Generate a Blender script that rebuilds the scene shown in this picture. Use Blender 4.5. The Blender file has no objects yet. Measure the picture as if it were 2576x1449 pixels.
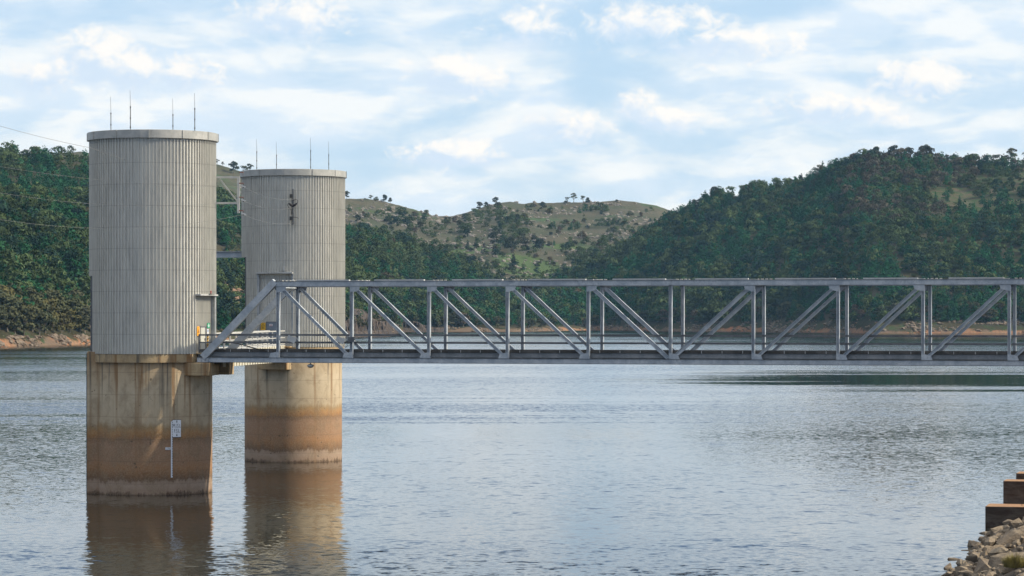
import bpy, bmesh, math, random
import numpy as np
from mathutils import Vector, Matrix

SC = bpy.context.scene
COL = SC.collection
R = math.radians
rng = np.random.default_rng(11)
random.seed(5)

# ------------------------------------------------------------------ camera
FPX = 7000.0          # focal length in units of a 2576 px wide frame
EYE = 14.7            # eye height above the water
HV = 795.0            # horizon row
cam = bpy.data.cameras.new('camera')
cam.sensor_width = 36.0
cam.lens = 36.0 * FPX / 2576.0
cam.shift_y = (HV - 724.5) / 2576.0
cam.clip_start = 1.0
cam.clip_end = 60000.0
co = bpy.data.objects.new('camera', cam)
co.location = (0, 0, EYE)
co.rotation_euler = (R(90), 0, 0)
COL.objects.link(co)
SC.camera = co

# ------------------------------------------------------------------ light
SUN_PHI, SUN_EL = R(85), R(35)
SDIR = Vector((math.sin(SUN_PHI) * math.cos(SUN_EL), -math.cos(SUN_PHI) * math.cos(SUN_EL), math.sin(SUN_EL)))
sl = bpy.data.lights.new('sun', 'SUN')
sl.energy = 5.0
sl.angle = R(0.5)
sl.color = (1.0, 0.91, 0.74)
so = bpy.data.objects.new('sun', sl)
so.rotation_euler = SDIR.to_track_quat('Z', 'Y').to_euler()
so.location = (60, -20, 90)
COL.objects.link(so)

SC.view_settings.view_transform = 'Standard'
SC.view_settings.look = 'None'
SC.view_settings.exposure = 0.12
SC.view_settings.gamma = 1.0
SC.render.engine = 'CYCLES'
SC.cycles.use_denoising = True
SC.cycles.max_bounces = 6
SC.cycles.diffuse_bounces = 3
SC.cycles.glossy_bounces = 3
SC.cycles.volume_bounces = 0
SC.cycles.sample_clamp_indirect = 4.0


class NT:
    """small helper for node trees"""
    def __init__(s, tree):
        s.t = tree
        s.t.nodes.clear()

    def n(s, typ, **kw):
        nd = s.t.nodes.new(typ)
        for k, v in kw.items():
            setattr(nd, k, v)
        return nd

    def put(s, sock, val):
        if isinstance(val, bpy.types.NodeSocket):
            s.t.links.new(val, sock)
        elif val is not None:
            if hasattr(sock.default_value, '__len__') and not hasattr(val, '__len__'):
                val = [val] * len(sock.default_value)
            if hasattr(sock.default_value, '__len__') and len(sock.default_value) == 4 and len(val) == 3:
                val = (*val, 1)
            sock.default_value = val

    def m(s, op, a, b=None, c=None, clamp=False):
        nd = s.n('ShaderNodeMath', operation=op, use_clamp=clamp)
        s.put(nd.inputs[0], a)
        if b is not None: s.put(nd.inputs[1], b)
        if c is not None: s.put(nd.inputs[2], c)
        return nd.outputs[0]

    def vm(s, op, a, b=None):
        nd = s.n('ShaderNodeVectorMath', operation=op)
        s.put(nd.inputs[0], a)
        if b is not None: s.put(nd.inputs[1], b)
        return nd.outputs[0]

    def mr(s, v, a, b, c=0.0, d=1.0, smooth=True):
        nd = s.n('ShaderNodeMapRange', interpolation_type='SMOOTHSTEP' if smooth else 'LINEAR')
        for i, x in enumerate((v, a, b, c, d)): s.put(nd.inputs[i], x)
        return nd.outputs[0]

    def mix(s, f, a, b, mode='MIX'):
        nd = s.n('ShaderNodeMix', data_type='RGBA', blend_type=mode)
        s.put(nd.inputs[0], f); s.put(nd.inputs[6], a); s.put(nd.inputs[7], b)
        return nd.outputs[2]

    def noise(s, vec, scale, detail=4, rough=0.5, dist=0.0, out=0):
        nd = s.n('ShaderNodeTexNoise')
        s.put(nd.inputs['Vector'], vec); s.put(nd.inputs['Scale'], scale)
        s.put(nd.inputs['Detail'], detail); s.put(nd.inputs['Roughness'], rough)
        s.put(nd.inputs['Distortion'], dist)
        return nd.outputs[out]

    def scale(s, vec, xyz):
        return s.vm('MULTIPLY', vec, xyz)

    def ramp(s, f, stops, interp='LINEAR'):
        nd = s.n('ShaderNodeValToRGB')
        nd.color_ramp.interpolation = interp
        el = nd.color_ramp.elements
        while len(el) > 1: el.remove(el[-1])
        el[0].position = stops[0][0]; el[0].color = (*stops[0][1], 1)
        for p, c in stops[1:]:
            e = el.new(p); e.color = (*c, 1)
        s.put(nd.inputs[0], f)
        return nd.outputs[0]

    def sep(s, vec):
        nd = s.n('ShaderNodeSeparateXYZ'); s.put(nd.inputs[0], vec); return nd.outputs

    def comb(s, x, y, z):
        nd = s.n('ShaderNodeCombineXYZ')
        for i, v in enumerate((x, y, z)): s.put(nd.inputs[i], v)
        return nd.outputs[0]


# ------------------------------------------------------------------ sky
world = bpy.data.worlds.new('World')
SC.world = world
world.use_nodes = True
N = NT(world.node_tree)
tc = N.n('ShaderNodeTexCoord')
gd = tc.outputs['Generated']
sky = N.n('ShaderNodeTexSky', sky_type='NISHITA')
sky.sun_disc = False
sky.sun_elevation = SUN_EL
sky.sun_rotation = math.atan2(SDIR.x, SDIR.y)
sky.altitude = 300
sky.air_density = 1.0
sky.dust_density = 0.6
sky.ozone_density = 1.6
skyc = N.mix(1.0, sky.outputs[0], (0.1, 0.1, 0.1), 'MULTIPLY')
x, y, z = N.sep(gd)
ys = N.m('MAXIMUM', y, 0.02)
az = N.m('DIVIDE', x, ys)
el = N.m('DIVIDE', z, ys)
big = N.noise(N.scale(gd, (1.0, 1.0, 2.7)), 12.0, 5, 0.52, 0.35)
mid = N.noise(N.scale(N.vm('ADD', gd, (3.1, 1.7, 0.4)), (1.0, 1.0, 3.0)), 24.0, 6, 0.52, 0.25)
midup = N.noise(N.scale(N.vm('ADD', gd, (3.1, 1.7, 0.406)), (1.0, 1.0, 3.0)), 24.0, 4, 0.5, 0.25)
fine = N.noise(N.scale(gd, (1.0, 1.0, 1.35)), 120.0, 7, 0.6, 0.4)
cov = N.m('ADD', N.m('MULTIPLY', big, 0.62), N.m('MULTIPLY', mid, 0.38))
veil = N.mr(cov, 0.38, 0.58)                                # thin high layer
lit = N.mr(N.m('ADD', N.m('SUBTRACT', mid, midup), N.m('MULTIPLY', N.m('SUBTRACT', fine, 0.5), 0.03)), -0.10, 0.10)
puff = None
litp = None
PUFFS = [(235, 150, 110, 78), (110, 200, 90, 50), (330, 180, 130, 70), (460, 192, 120, 46),
         (1120, 190, 95, 62), (1195, 205, 80, 46), (1450, 320, 130, 56), (1590, 262, 70, 62), (1670, 300, 110, 40), (1345, 80, 150, 66),
         (1640, 60, 220, 70), (1830, 110, 210, 54), (2300, 205, 160, 56), (2110, 275, 210, 48), (1160, 390, 170, 40), (740, 45, 170, 70)]
for (u0, v0, ru, rv) in PUFFS:
    a0, e0 = (u0 - 1288) / FPX, (HV - v0) / FPX
    da = N.m('DIVIDE', N.m('SUBTRACT', az, a0), ru * 1.3 / FPX)
    de = N.m('DIVIDE', N.m('SUBTRACT', el, e0), rv * 1.2 / FPX)
    dd = N.m('SUBTRACT', 1.0, N.m('SQRT', N.m('ADD', N.m('MULTIPLY', da, da), N.m('MULTIPLY', de, de))))
    sh = N.m('ADD', de, N.m('MULTIPLY', da, 0.5))
    if puff is None:
        puff, litp = dd, N.m('MULTIPLY', N.m('MAXIMUM', dd, 0.0), sh)
    else:
        puff = N.m('MAXIMUM', puff, dd)
        litp = N.m('ADD', litp, N.m('MULTIPLY', N.m('MAXIMUM', dd, 0.0), sh))
pn = N.m('ADD', puff, N.m('MULTIPLY', N.m('SUBTRACT', fine, 0.5), 1.6))
pn = N.m('ADD', pn, N.m('MULTIPLY', N.m('SUBTRACT', mid, 0.5), 1.2))
front = N.m('GREATER_THAN', y, 0.3)
pmask = N.m('MULTIPLY', N.mr(pn, 0.06, 0.72), front)
plit = N.mr(N.m('ADD', litp, N.m('MULTIPLY', N.m('SUBTRACT', fine, 0.5), 1.3)), -0.30, 0.34)
veilc = N.mix(lit, (0.68, 0.805, 0.94), (0.885, 0.93, 0.955))
puffc = N.mix(plit, (0.62, 0.755, 0.92), (0.96, 0.95, 0.925))
gap = N.mix(0.75, skyc, (0.53, 0.74, 0.98))
col = N.mix(N.m('MULTIPLY', veil, 0.92), gap, veilc)
low = N.mr(el, 0.0, 0.055, 0.55, 0.0)                      # paler towards the horizon
col = N.mix(N.m('MULTIPLY', low, front), col, (0.72, 0.85, 0.94))
col = N.mix(N.m('MULTIPLY', pmask, 0.92), col, puffc)
# sky above the frame: blue band tuned to darken water, warm white for fill
up = N.mr(z, 0.105, 0.20)
col = N.mix(N.m('MULTIPLY', up, 0.92), col, N.mix(0.6, skyc, (0.13, 0.29, 0.64)))
top = N.mr(z, 0.34, 0.60)
col = N.mix(N.m('MULTIPLY', top, 0.80), col, (0.98, 0.95, 0.88))
bg = N.n('ShaderNodeBackground')
N.put(bg.inputs[0], col)
bg.inputs[1].default_value = 1.0
wo = N.n('ShaderNodeOutputWorld')
N.t.links.new(bg.outputs[0], wo.inputs[0])


# ------------------------------------------------------------------ materials
def mat(name, build=None, color=(0.5, 0.5, 0.5), rough=0.6, metal=0.0, var=0.12, scale=2.0, bump=0.0):
    m = bpy.data.materials.new(name)
    m.use_nodes = True
    n = NT(m.node_tree)
    out = n.n('ShaderNodeOutputMaterial')
    p = n.n('ShaderNodeBsdfPrincipled')
    n.t.links.new(p.outputs[0], out.inputs[0])
    p.inputs['Roughness'].default_value = rough
    p.inputs['Metallic'].default_value = metal
    geo = n.n('ShaderNodeNewGeometry').outputs['Position']
    if build:
        build(n, p, geo)
    else:
        f = n.noise(geo, scale, 5, 0.6)
        c = n.mix(n.mr(f, 0.3, 0.7), [k * (1 - var) for k in color], [min(1, k * (1 + var)) for k in color])
        n.put(p.inputs['Base Color'], c)
        if bump:
            b = n.n('ShaderNodeBump'); b.inputs['Distance'].default_value = bump
            n.put(b.inputs['Height'], f)
            n.put(p.inputs['Normal'], b.outputs[0])
    return m


def b_clad(n, p, geo):
    x, y, z = n.sep(geo)
    pan = n.noise(n.scale(geo, (3.5, 3.5, 0.45)), 1.0, 3, 0.5)
    dent = n.noise(n.scale(geo, (2.4, 2.4, 2.0)), 1.0, 3, 0.5, 0.6)
    streak = n.noise(n.scale(geo, (6, 6, 0.22)), 1.0, 4, 0.6)
    c = n.mix(n.mr(pan, 0.3, 0.7), (0.50, 0.487, 0.445), (0.62, 0.605, 0.55))
    c = n.mix(n.mr(dent, 0.42, 0.66, 0, 0.45), c, (0.62, 0.60, 0.55))
    c = n.mix(n.mr(streak, 0.55, 0.8, 0, 0.25), c, (0.27, 0.26, 0.235))
    # horizontal sheet laps
    lap = n.m('ABSOLUTE', n.m('SUBTRACT', n.m('FRACT', n.m('DIVIDE', z, 1.76)), 0.5))
    c = n.mix(n.mr(lap, 0.010, 0.022, 0.33, 0.0), c, (0.20, 0.19, 0.175))
    n.put(p.inputs['Base Color'], c)
    p.inputs['Metallic'].default_value = 0.12
    n.put(p.inputs['Roughness'], n.mr(dent, 0.3, 0.7, 0.38, 0.6))
    b = n.n('ShaderNodeBump'); b.inputs['Distance'].default_value = 0.02
    b.inputs['Strength'].default_value = 0.6
    n.put(b.inputs['Height'], dent)
    n.put(p.inputs['Normal'], b.outputs[0])


def b_concrete(bands):
    def f(n, p, geo):
        x, y, z = n.sep(geo)
        wob = n.noise(n.scale(geo, (0.35, 0.35, 0.2)), 1.0, 5, 0.6)
        wob2 = n.noise(n.scale(geo, (3, 3, 1.5)), 1.0, 4, 0.6)
        drip = n.noise(n.scale(geo, (2.6, 2.6, 0.22)), 1.0, 4, 0.65)
        zz = n.m('ADD', z, n.m('ADD', n.m('MULTIPLY', n.m('SUBTRACT', wob, 0.5), 0.9), n.m('ADD', n.m('MULTIPLY', n.m('SUBTRACT', wob2, 0.5), 0.35), n.m('MULTIPLY', n.m('SUBTRACT', drip, 0.5), 1.0))))
        if bands:
            S = lambda v: v / 12.0
            c = n.ramp(n.m('DIVIDE', zz, 12.0), [
                (0.0, (0.07, 0.035, 0.02)), (S(0.12), (0.11, 0.06, 0.035)), (S(0.3), (0.30, 0.20, 0.14)), (S(0.85), (0.34, 0.245, 0.18)),
                (S(1.08), (0.29, 0.20, 0.14)), (S(1.24), (0.13, 0.068, 0.036)), (S(1.5), (0.18, 0.09, 0.04)), (S(2.2), (0.31, 0.155, 0.068)),
                (S(2.7), (0.29, 0.160, 0.086)), (S(4.0), (0.31, 0.180, 0.105)), (S(4.45), (0.22, 0.125, 0.07)),
                (S(4.75), (0.30, 0.145, 0.052)), (S(5.1), (0.38, 0.20, 0.075)), (S(5.5), (0.32, 0.215, 0.105)), (S(5.9), (0.46, 0.365, 0.245)),
                (S(8.6), (0.52, 0.425, 0.295)), (S(10.2), (0.46, 0.345, 0.215)), (S(10.9), (0.32, 0.205, 0.105))])
        else:
            c = n.mix(n.mr(wob2, 0.3, 0.7), (0.36, 0.255, 0.135), (0.46, 0.345, 0.20))
        blot = n.noise(n.scale(geo, (0.9, 0.9, 0.7)), 1.0, 6, 0.65, 0.5)
        c = n.mix(n.mr(blot, 0.42, 0.68, 0, 0.5), c, (0.19, 0.13, 0.075))
        fn = n.noise(geo, 9.0, 4, 0.6)
        c = n.mix(n.mr(fn, 0.35, 0.7, 0, 0.22), c, (0.52, 0.42, 0.28), 'MIX')
        # rusty run-off streaks coming down from the top edge
        st = n.noise(n.scale(geo, (1.5, 1.5, 0.05)), 1.0, 5, 0.6)
        stf = n.m('MULTIPLY', n.mr(st, 0.53, 0.66), n.mr(z, 4.5, 9.5, 0.3, 0.9))
        c = n.mix(stf, c, (0.23, 0.125, 0.05))
        dk = n.noise(n.scale(n.vm('ADD', geo, (7, 3, 0)), (2.2, 2.2, 0.06)), 1.0, 4, 0.6)
        c = n.mix(n.m('MULTIPLY', n.mr(dk, 0.56, 0.68), n.mr(z, 5.0, 10.5, 0.0, 0.8)), c, (0.085, 0.075, 0.06))
        joint = n.m('ABSOLUTE', n.m('SUBTRACT', n.m('FRACT', n.m('DIVIDE', z, 1.83)), 0.5))
        c = n.mix(n.mr(joint, 0.008, 0.022, 0.28, 0.0), c, (0.12, 0.08, 0.05))
        pit = n.noise(n.vm('ADD', geo, (2, 9, 4)), 2.3, 2, 0.5)
        c = n.mix(n.mr(pit, 0.70, 0.74, 0, 0.6), c, (0.06, 0.045, 0.03))
        n.put(p.inputs['Base Color'], c)
        p.inputs['Roughness'].default_value = 0.85
        b = n.n('ShaderNodeBump'); b.inputs['Distance'].default_value = 0.015
        n.put(b.inputs['Height'], fn)
        n.put(p.inputs['Normal'], b.outputs[0])
    return f


def b_steel(ca, cb):
    def f(n, p, geo):
        f1 = n.noise(n.scale(geo, (1.1, 1.1, 1.1)), 1.0, 6, 0.65, 0.4)
        f2 = n.noise(geo, 7.0, 4, 0.65)
        c = n.mix(n.mr(f1, 0.35, 0.68), ca, cb)
        c = n.mix(n.mr(f2, 0.52, 0.75, 0, 0.45), c, [k * 0.5 for k in ca])
        f3 = n.noise(n.scale(geo, (2.2, 2.2, 0.35)), 1.0, 5, 0.65)
        c = n.mix(n.mr(f3, 0.62, 0.76, 0, 0.3), c, (0.13, 0.11, 0.09))
        n.put(p.inputs['Base Color'], c)
        n.put(p.inputs['Roughness'], n.mr(f2, 0.3, 0.7, 0.4, 0.65))
        p.inputs['Metallic'].default_value = 0.15
    return f


def b_rock(ca, cb, wet=True, sc=1.0):
    def f(n, p, geo):
        oi = n.n('ShaderNodeObjectInfo').outputs['Random']
        f1 = n.noise(geo, 1.7 * sc, 6, 0.65, 0.5)
        f2 = n.noise(geo, 11.0 * sc, 5, 0.7)
        c = n.mix(n.mr(f1, 0.3, 0.7), ca, cb)
        c = n.mix(n.mr(f2, 0.46, 0.68, 0, 0.65), c, [k * 0.4 for k in ca])
        c = n.mix(n.m('MULTIPLY', oi, 0.45), c, (0.22, 0.15, 0.09))
        if wet:
            z = n.sep(geo)[2]
            zz = n.m('ADD', z, n.m('MULTIPLY', f2, 0.12))
            c = n.mix(n.mr(zz, 0.05, 0.22, 0.8, 0.0), c, (0.03, 0.022, 0.016))
        n.put(p.inputs['Base Color'], c)
        p.inputs['Roughness'].default_value = 0.85
        b = n.n('ShaderNodeBump'); b.inputs['Distance'].default_value = 0.14 / sc
        n.put(b.inputs['Height'], n.m('ADD', f1, n.m('MULTIPLY', f2, 0.4)))
        n.put(p.inputs['Normal'], b.outputs[0])
    return f


def b_block(n, p, geo):
    f1 = n.noise(n.scale(geo, (0.6, 0.6, 2.2)), 1.0, 6, 0.65, 0.4)
    f2 = n.noise(geo, 6.0, 5, 0.7)
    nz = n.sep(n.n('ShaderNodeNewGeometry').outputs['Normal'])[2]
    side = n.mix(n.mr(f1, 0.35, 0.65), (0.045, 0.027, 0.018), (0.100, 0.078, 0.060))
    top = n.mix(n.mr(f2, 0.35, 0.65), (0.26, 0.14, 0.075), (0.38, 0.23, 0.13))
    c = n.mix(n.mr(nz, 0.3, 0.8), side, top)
    n.put(p.inputs['Base Color'], c)
    p.inputs['Roughness'].default_value = 0.9
    b = n.n('ShaderNodeBump'); b.inputs['Distance'].default_value = 0.04
    n.put(b.inputs['Height'], f2)
    n.put(p.inputs['Normal'], b.outputs[0])


def b_leaf(attr):
    def f(n, p, geo):
        if attr:
            a = n.n('ShaderNodeAttribute', attribute_name='tint').outputs['Color']
            c = a
        else:
            oi = n.n('ShaderNodeObjectInfo')
            c = n.mix(n.m('MULTIPLY', oi.outputs['Random'], 0.55), oi.outputs['Color'], (0.085, 0.075, 0.045))
        f1 = n.noise(geo, 0.35, 3, 0.6)
        c = n.mix(1.0, c, n.mix(n.mr(f1, 0.3, 0.7), (0.78, 0.78, 0.78), (1.18, 1.18, 1.15)), 'MULTIPLY')
        n.put(p.inputs['Base Color'], c)
        p.inputs['Roughness'].default_value = 0.7
        p.inputs['Specular IOR Level'].default_value = 0.0
    return f


SCARS = [(-192, 1950, 12, 70), (-187, 1900, 9, 50)]
LAWNS = [(16, 3205, 44, 85), (-46, 3330, 30, 45), (60, 3420, 40, 30)]


def b_ground(kind):
    def f(n, p, geo):
        x, y, z = n.sep(geo)
        w = n.noise(geo, 0.02, 6, 0.65, 0.4)
        w2 = n.noise(geo, 0.11, 6, 0.7, 0.3)
        w3 = n.noise(geo, 0.6, 4, 0.7)
        if kind == 'wood':
            c = n.mix(n.mr(w, 0.35, 0.65), (0.034, 0.036, 0.021), (0.070, 0.060, 0.038))
            c = n.mix(n.mr(w2, 0.50, 0.66, 0, 0.85), c, (0.040, 0.075, 0.028))
            c = n.mix(n.mr(w3, 0.64, 0.78, 0, 0.4), c, (0.19, 0.145, 0.105))
            c = n.mix(n.m('MULTIPLY', n.mr(z, 95, 120), n.mr(x, 330, 400)), c, n.mix(n.mr(w2, 0.4, 0.6), (0.040, 0.075, 0.028), (0.105, 0.085, 0.058)))
            for (lx, ly, lrx, lry) in SCARS:
                q1 = n.m('DIVIDE', n.m('SUBTRACT', x, lx), lrx); q2 = n.m('DIVIDE', n.m('SUBTRACT', y, ly), lry)
                dq = n.m('SQRT', n.m('ADD', n.m('MULTIPLY', q1, q1), n.m('MULTIPLY', q2, q2)))
                dq = n.m('ADD', dq, n.m('MULTIPLY', n.m('SUBTRACT', w2, 0.5), 1.0))
                c = n.mix(n.mr(dq, 0.7, 1.0, 0.9, 0.0), c, n.mix(n.mr(w3, 0.4, 0.6), (0.20, 0.115, 0.075), (0.30, 0.21, 0.15)))
        else:
            c = n.mix(n.mr(w, 0.38, 0.62), (0.058, 0.070, 0.040), (0.090, 0.084, 0.058))
            c = n.mix(n.mr(w2, 0.5, 0.7, 0, 0.65), c, (0.100, 0.085, 0.064))
            g = n.noise(n.vm('ADD', geo, (90, 40, 10)), 0.012, 4, 0.55)
            c = n.mix(n.mr(g, 0.56, 0.66, 0, 0.8), c, (0.050, 0.100, 0.034))
            m5 = n.noise(geo, 0.16, 5, 0.75)
            c = n.mix(n.mr(m5, 0.50, 0.62, 0, 0.75), c, (0.050, 0.052, 0.036))
            c = n.mix(n.mr(w3, 0.58, 0.68, 0, 0.6), c, (0.24, 0.22, 0.19))
            for (lx, ly, lrx, lry) in LAWNS:
                q1 = n.m('DIVIDE', n.m('SUBTRACT', x, lx), lrx); q2 = n.m('DIVIDE', n.m('SUBTRACT', y, ly), lry)
                dq = n.m('SQRT', n.m('ADD', n.m('MULTIPLY', q1, q1), n.m('MULTIPLY', q2, q2)))
                dq = n.m('ADD', dq, n.m('MULTIPLY', n.m('SUBTRACT', w2, 0.5), 0.7))
                c = n.mix(n.mr(dq, 0.8, 1.05, 0.85, 0.0), c, (0.070, 0.115, 0.040))
        # bare shore below the high-water mark
        zz = n.m('ADD', z, n.m('ADD', n.m('MULTIPLY', n.m('SUBTRACT', w2, 0.5), 7.0), n.m('MULTIPLY', n.m('SUBTRACT', w, 0.5), 17.0)))
        sh = n.mix(n.mr(w2, 0.35, 0.65), (0.33, 0.145, 0.07), (0.25, 0.175, 0.115))
        sh = n.mix(n.mr(w3, 0.5, 0.66, 0, 0.75), sh, (0.13, 0.09, 0.065))
        w6 = n.noise(n.vm('ADD', geo, (11, 70, 0)), 0.016, 4, 0.6)
        sh = n.mix(n.mr(w6, 0.44, 0.56, 0, 0.85), sh, (0.130, 0.105, 0.080))
        c = n.mix(n.mr(zz, 2.1, 3.7, 1.0, 0.0), c, sh)
        c = n.mix(n.mr(z, 0.2, 0.6, 0.8, 0.0), c, (0.09, 0.06, 0.04))
        n.put(p.inputs['Base Color'], c)
        p.inputs['Roughness'].default_value = 0.95
        p.inputs['Specular IOR Level'].default_value = 0.1
        b = n.n('ShaderNodeBump'); b.inputs['Distance'].default_value = 1.5
        n.put(b.inputs['Height'], n.m('ADD', w2, n.m('MULTIPLY', w3, 0.5)))
        n.put(p.inputs['Normal'], b.outputs[0])
    return f


def b_cliff(n, p, geo):
    a = n.noise(n.scale(geo, (0.24, 0.24, 0.035)), 1.0, 5, 0.6, 0.4)
    w = n.noise(geo, 0.12, 6, 0.65)
    f = n.noise(geo, 0.9, 4, 0.7)
    c = n.mix(n.mr(w, 0.35, 0.65), (0.062, 0.048, 0.042), (0.145, 0.108, 0.085))
    c = n.mix(n.mr(a, 0.46, 0.60, 0, 0.9), c, (0.045, 0.037, 0.036))
    c = n.mix(n.mr(f, 0.58, 0.7, 0, 0.6), c, (0.30, 0.25, 0.20))
    n.put(p.inputs['Base Color'], c)
    p.inputs['Roughness'].default_value = 0.95
    b = n.n('ShaderNodeBump'); b.inputs['Distance'].default_value = 4.0
    n.put(b.inputs['Height'], n.m('ADD', a, n.m('MULTIPLY', f, 0.5)))
    n.put(p.inputs['Normal'], b.outputs[0])


def b_water(n, p, geo):
    x, y, z = n.sep(geo)
    rip = n.noise(n.scale(geo, (1.3, 1.5, 1)), 1.0, 3, 0.6, 0.2, out=1)
    wav = n.noise(n.scale(geo, (0.48, 0.42, 1)), 1.0, 4, 0.6, 0.5, out=1)
    swl = n.noise(n.scale(geo, (0.07, 0.07, 1)), 1.0, 3, 0.6, 0.4, out=1)
    # breeze: long patches of calm and of ruffled water
    pat = n.noise(n.scale(geo, (0.0045, 0.012, 1)), 1.0, 5, 0.55, 0.35)
    pat2 = n.noise(n.scale(n.vm('ADD', geo, (300, 90, 0)), (0.009, 0.065, 1)), 1.0, 4, 0.55, 0.3)
    def spot(x0, y0, rx, ry):
        dx = n.m('DIVIDE', n.m('SUBTRACT', x, x0), rx); dy = n.m('DIVIDE', n.m('SUBTRACT', y, y0), ry)
        return n.m('SUBTRACT', 1.0, n.m('SQRT', n.m('ADD', n.m('MULTIPLY', dx, dx), n.m('MULTIPLY', dy, dy))))
    jig = n.m('MULTIPLY', n.m('SUBTRACT', pat2, 0.5), 3.2)
    calm = n.mr(n.m('ADD', spot(100, 640, 75, 95), jig), -0.15, 0.55)
    calm = n.m('MAXIMUM', calm, n.mr(n.m('ADD', spot(480, 1950, 420, 420), jig), 0.05, 0.35))
    ruff = n.mr(n.m('ADD', n.m('SUBTRACT', 1.0, n.m('ABSOLUTE', n.m('DIVIDE', n.m('SUBTRACT', y, 445.0), 70.0))), jig), 0.1, 0.9)
    ruff = n.m('MULTIPLY', ruff, n.mr(x, -30, 80, 1.0, 0.15))
    amp = n.m('ADD', n.m('MULTIPLY', n.mr(pat, 0.36, 0.64), 0.65), 0.45)
    amp = n.m('MULTIPLY', n.m('MULTIPLY', amp, n.mr(y, 230, 700, 1.0, 1.6)), n.mr(y, 150, 250, 1.3, 1.0))
    amp = n.m('ADD', amp, n.m('MULTIPLY', ruff, 2.2))
    amp = n.m('MULTIPLY', amp, n.m('SUBTRACT', 1.0, n.m('MULTIPLY', calm, 0.82)))
    rx, ry, _ = n.sep(n.vm('SUBTRACT', rip, (0.5, 0.5, 0.5)))
    wx, wy, _ = n.sep(n.vm('SUBTRACT', wav, (0.5, 0.5, 0.5)))
    sx, sy, _ = n.sep(n.vm('SUBTRACT', swl, (0.5, 0.5, 0.5)))
    nx = n.m('ADD', n.m('MULTIPLY', rx, 0.22), n.m('MULTIPLY', wx, 0.13))
    ny = n.m('ADD', n.m('ADD', n.m('MULTIPLY', ry, 0.24), n.m('MULTIPLY', wy, 0.20)), n.m('MULTIPLY', sy, 0.04))
    # steep grazing view: the faces seen are those leaning towards the shore we stand on
    ny = n.m('SUBTRACT', n.m('MULTIPLY', n.m('ABSOLUTE', ny), -0.85), n.m('MULTIPLY', ny, 0.15))
    lean = n.m('MULTIPLY', n.mr(y, 280, 620, 0.0, -0.020), n.m('SUBTRACT', 1.0, calm))
    nrm = n.vm('NORMALIZE', n.comb(n.m('MULTIPLY', nx, amp), n.m('ADD', n.m('MULTIPLY', ny, amp), lean), 1.0))
    n.put(p.inputs['Normal'], nrm)
    p.inputs['Base Color'].default_value = (0.012, 0.013, 0.010, 1)
    p.inputs['Roughness'].default_value = 0.04
    p.inputs['IOR'].default_value = 1.33


M = {
    'clad': mat('zinc_cladding', b_clad),
    'cap': mat('roof_flashing', b_steel((0.36, 0.36, 0.34), (0.47, 0.46, 0.43))),
    'conc': mat('stained_concrete', b_concrete(True)),
    'conc_plain': mat('plain_concrete', b_concrete(False)),
    'block': mat('rusty_block', b_block),
    'steel': mat('grey_steel', b_steel((0.33, 0.37, 0.415), (0.53, 0.555, 0.575))),
    'steel_dark': mat('weathered_steel', b_steel((0.17, 0.18, 0.19), (0.27, 0.275, 0.28))),
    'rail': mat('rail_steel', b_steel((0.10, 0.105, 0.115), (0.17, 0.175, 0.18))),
    'dark': mat('dark_steel', color=(0.035, 0.037, 0.04), rough=0.6),
    'curb': mat('weathered_timber', b_steel((0.040, 0.035, 0.030), (0.095, 0.085, 0.075))),
    'white': mat('white_paint', color=(0.52, 0.51, 0.48), rough=0.5, var=0.08),
    'ivory': mat('ivory_paint', color=(0.60, 0.56, 0.45), rough=0.5, var=0.08),
    'plate': mat('galvanised_plate', b_steel((0.46, 0.46, 0.45), (0.58, 0.58, 0.56))),
    'ink': mat('black_ink', color=(0.012, 0.012, 0.018), rough=0.6),
    'signw': mat('white_sign', color=(0.74, 0.76, 0.80), rough=0.5, var=0.05),
    'yellow': mat('yellow_sign', color=(0.80, 0.46, 0.03), rough=0.5, var=0.06),
    'orange': mat('orange_sign', color=(0.80, 0.35, 0.03), rough=0.5, var=0.06),
    'green': mat('green_sign', color=(0.02, 0.30, 0.15), rough=0.5, var=0.06),
    'blue': mat('blue_sign', color=(0.06, 0.22, 0.50), rough=0.5, var=0.06),
    'red': mat('red_plastic', color=(0.30, 0.03, 0.02), rough=0.45, var=0.08),
    'door': mat('pale_door', color=(0.50, 0.50, 0.45), rough=0.5, var=0.05),
    'doorg': mat('blue_grey_door', color=(0.16, 0.19, 0.23), rough=0.5, var=0.06),
    'void': mat('dark_recess', color=(0.03, 0.03, 0.03), rough=0.9),
    'porc': mat('insulator_porcelain', color=(0.55, 0.56, 0.58), rough=0.25, var=0.05),
    'brown': mat('red_brown_insulator', color=(0.20, 0.075, 0.06), rough=0.35, var=0.05),
    'wire': mat('aluminium_wire', color=(0.22, 0.22, 0.22), rough=0.6, var=0.05),
    'rock': mat('bank_rock', b_rock((0.17, 0.14, 0.105), (0.33, 0.275, 0.205))),
    'earth': mat('bank_earth', b_rock((0.07, 0.055, 0.04), (0.14, 0.11, 0.08))),
    'shrock': mat('shore_rock', b_rock((0.13, 0.105, 0.085), (0.27, 0.22, 0.17), False, 0.25)),
    'hillrock': mat('hillside_rock', b_rock((0.15, 0.145, 0.135), (0.30, 0.285, 0.265), False, 0.25)),
    'bark': mat('pale_bark', color=(0.20, 0.17, 0.14), rough=0.9, var=0.3, scale=1.0),
    'leafo': mat('foliage', b_leaf(False)),
    'leafa': mat('woodland_foliage', b_leaf(True)),
    'wood': mat('wooded_ground', b_ground('wood')),
    'grass': mat('grassy_ground', b_ground('grass')),
    'cliff': mat('cliff_rock', b_cliff),
    'water': mat('lake_water', b_water),
    'tuft': mat('dry_grass', color=(0.20, 0.17, 0.05), rough=0.8, var=0.4, scale=3.0),
}


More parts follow.
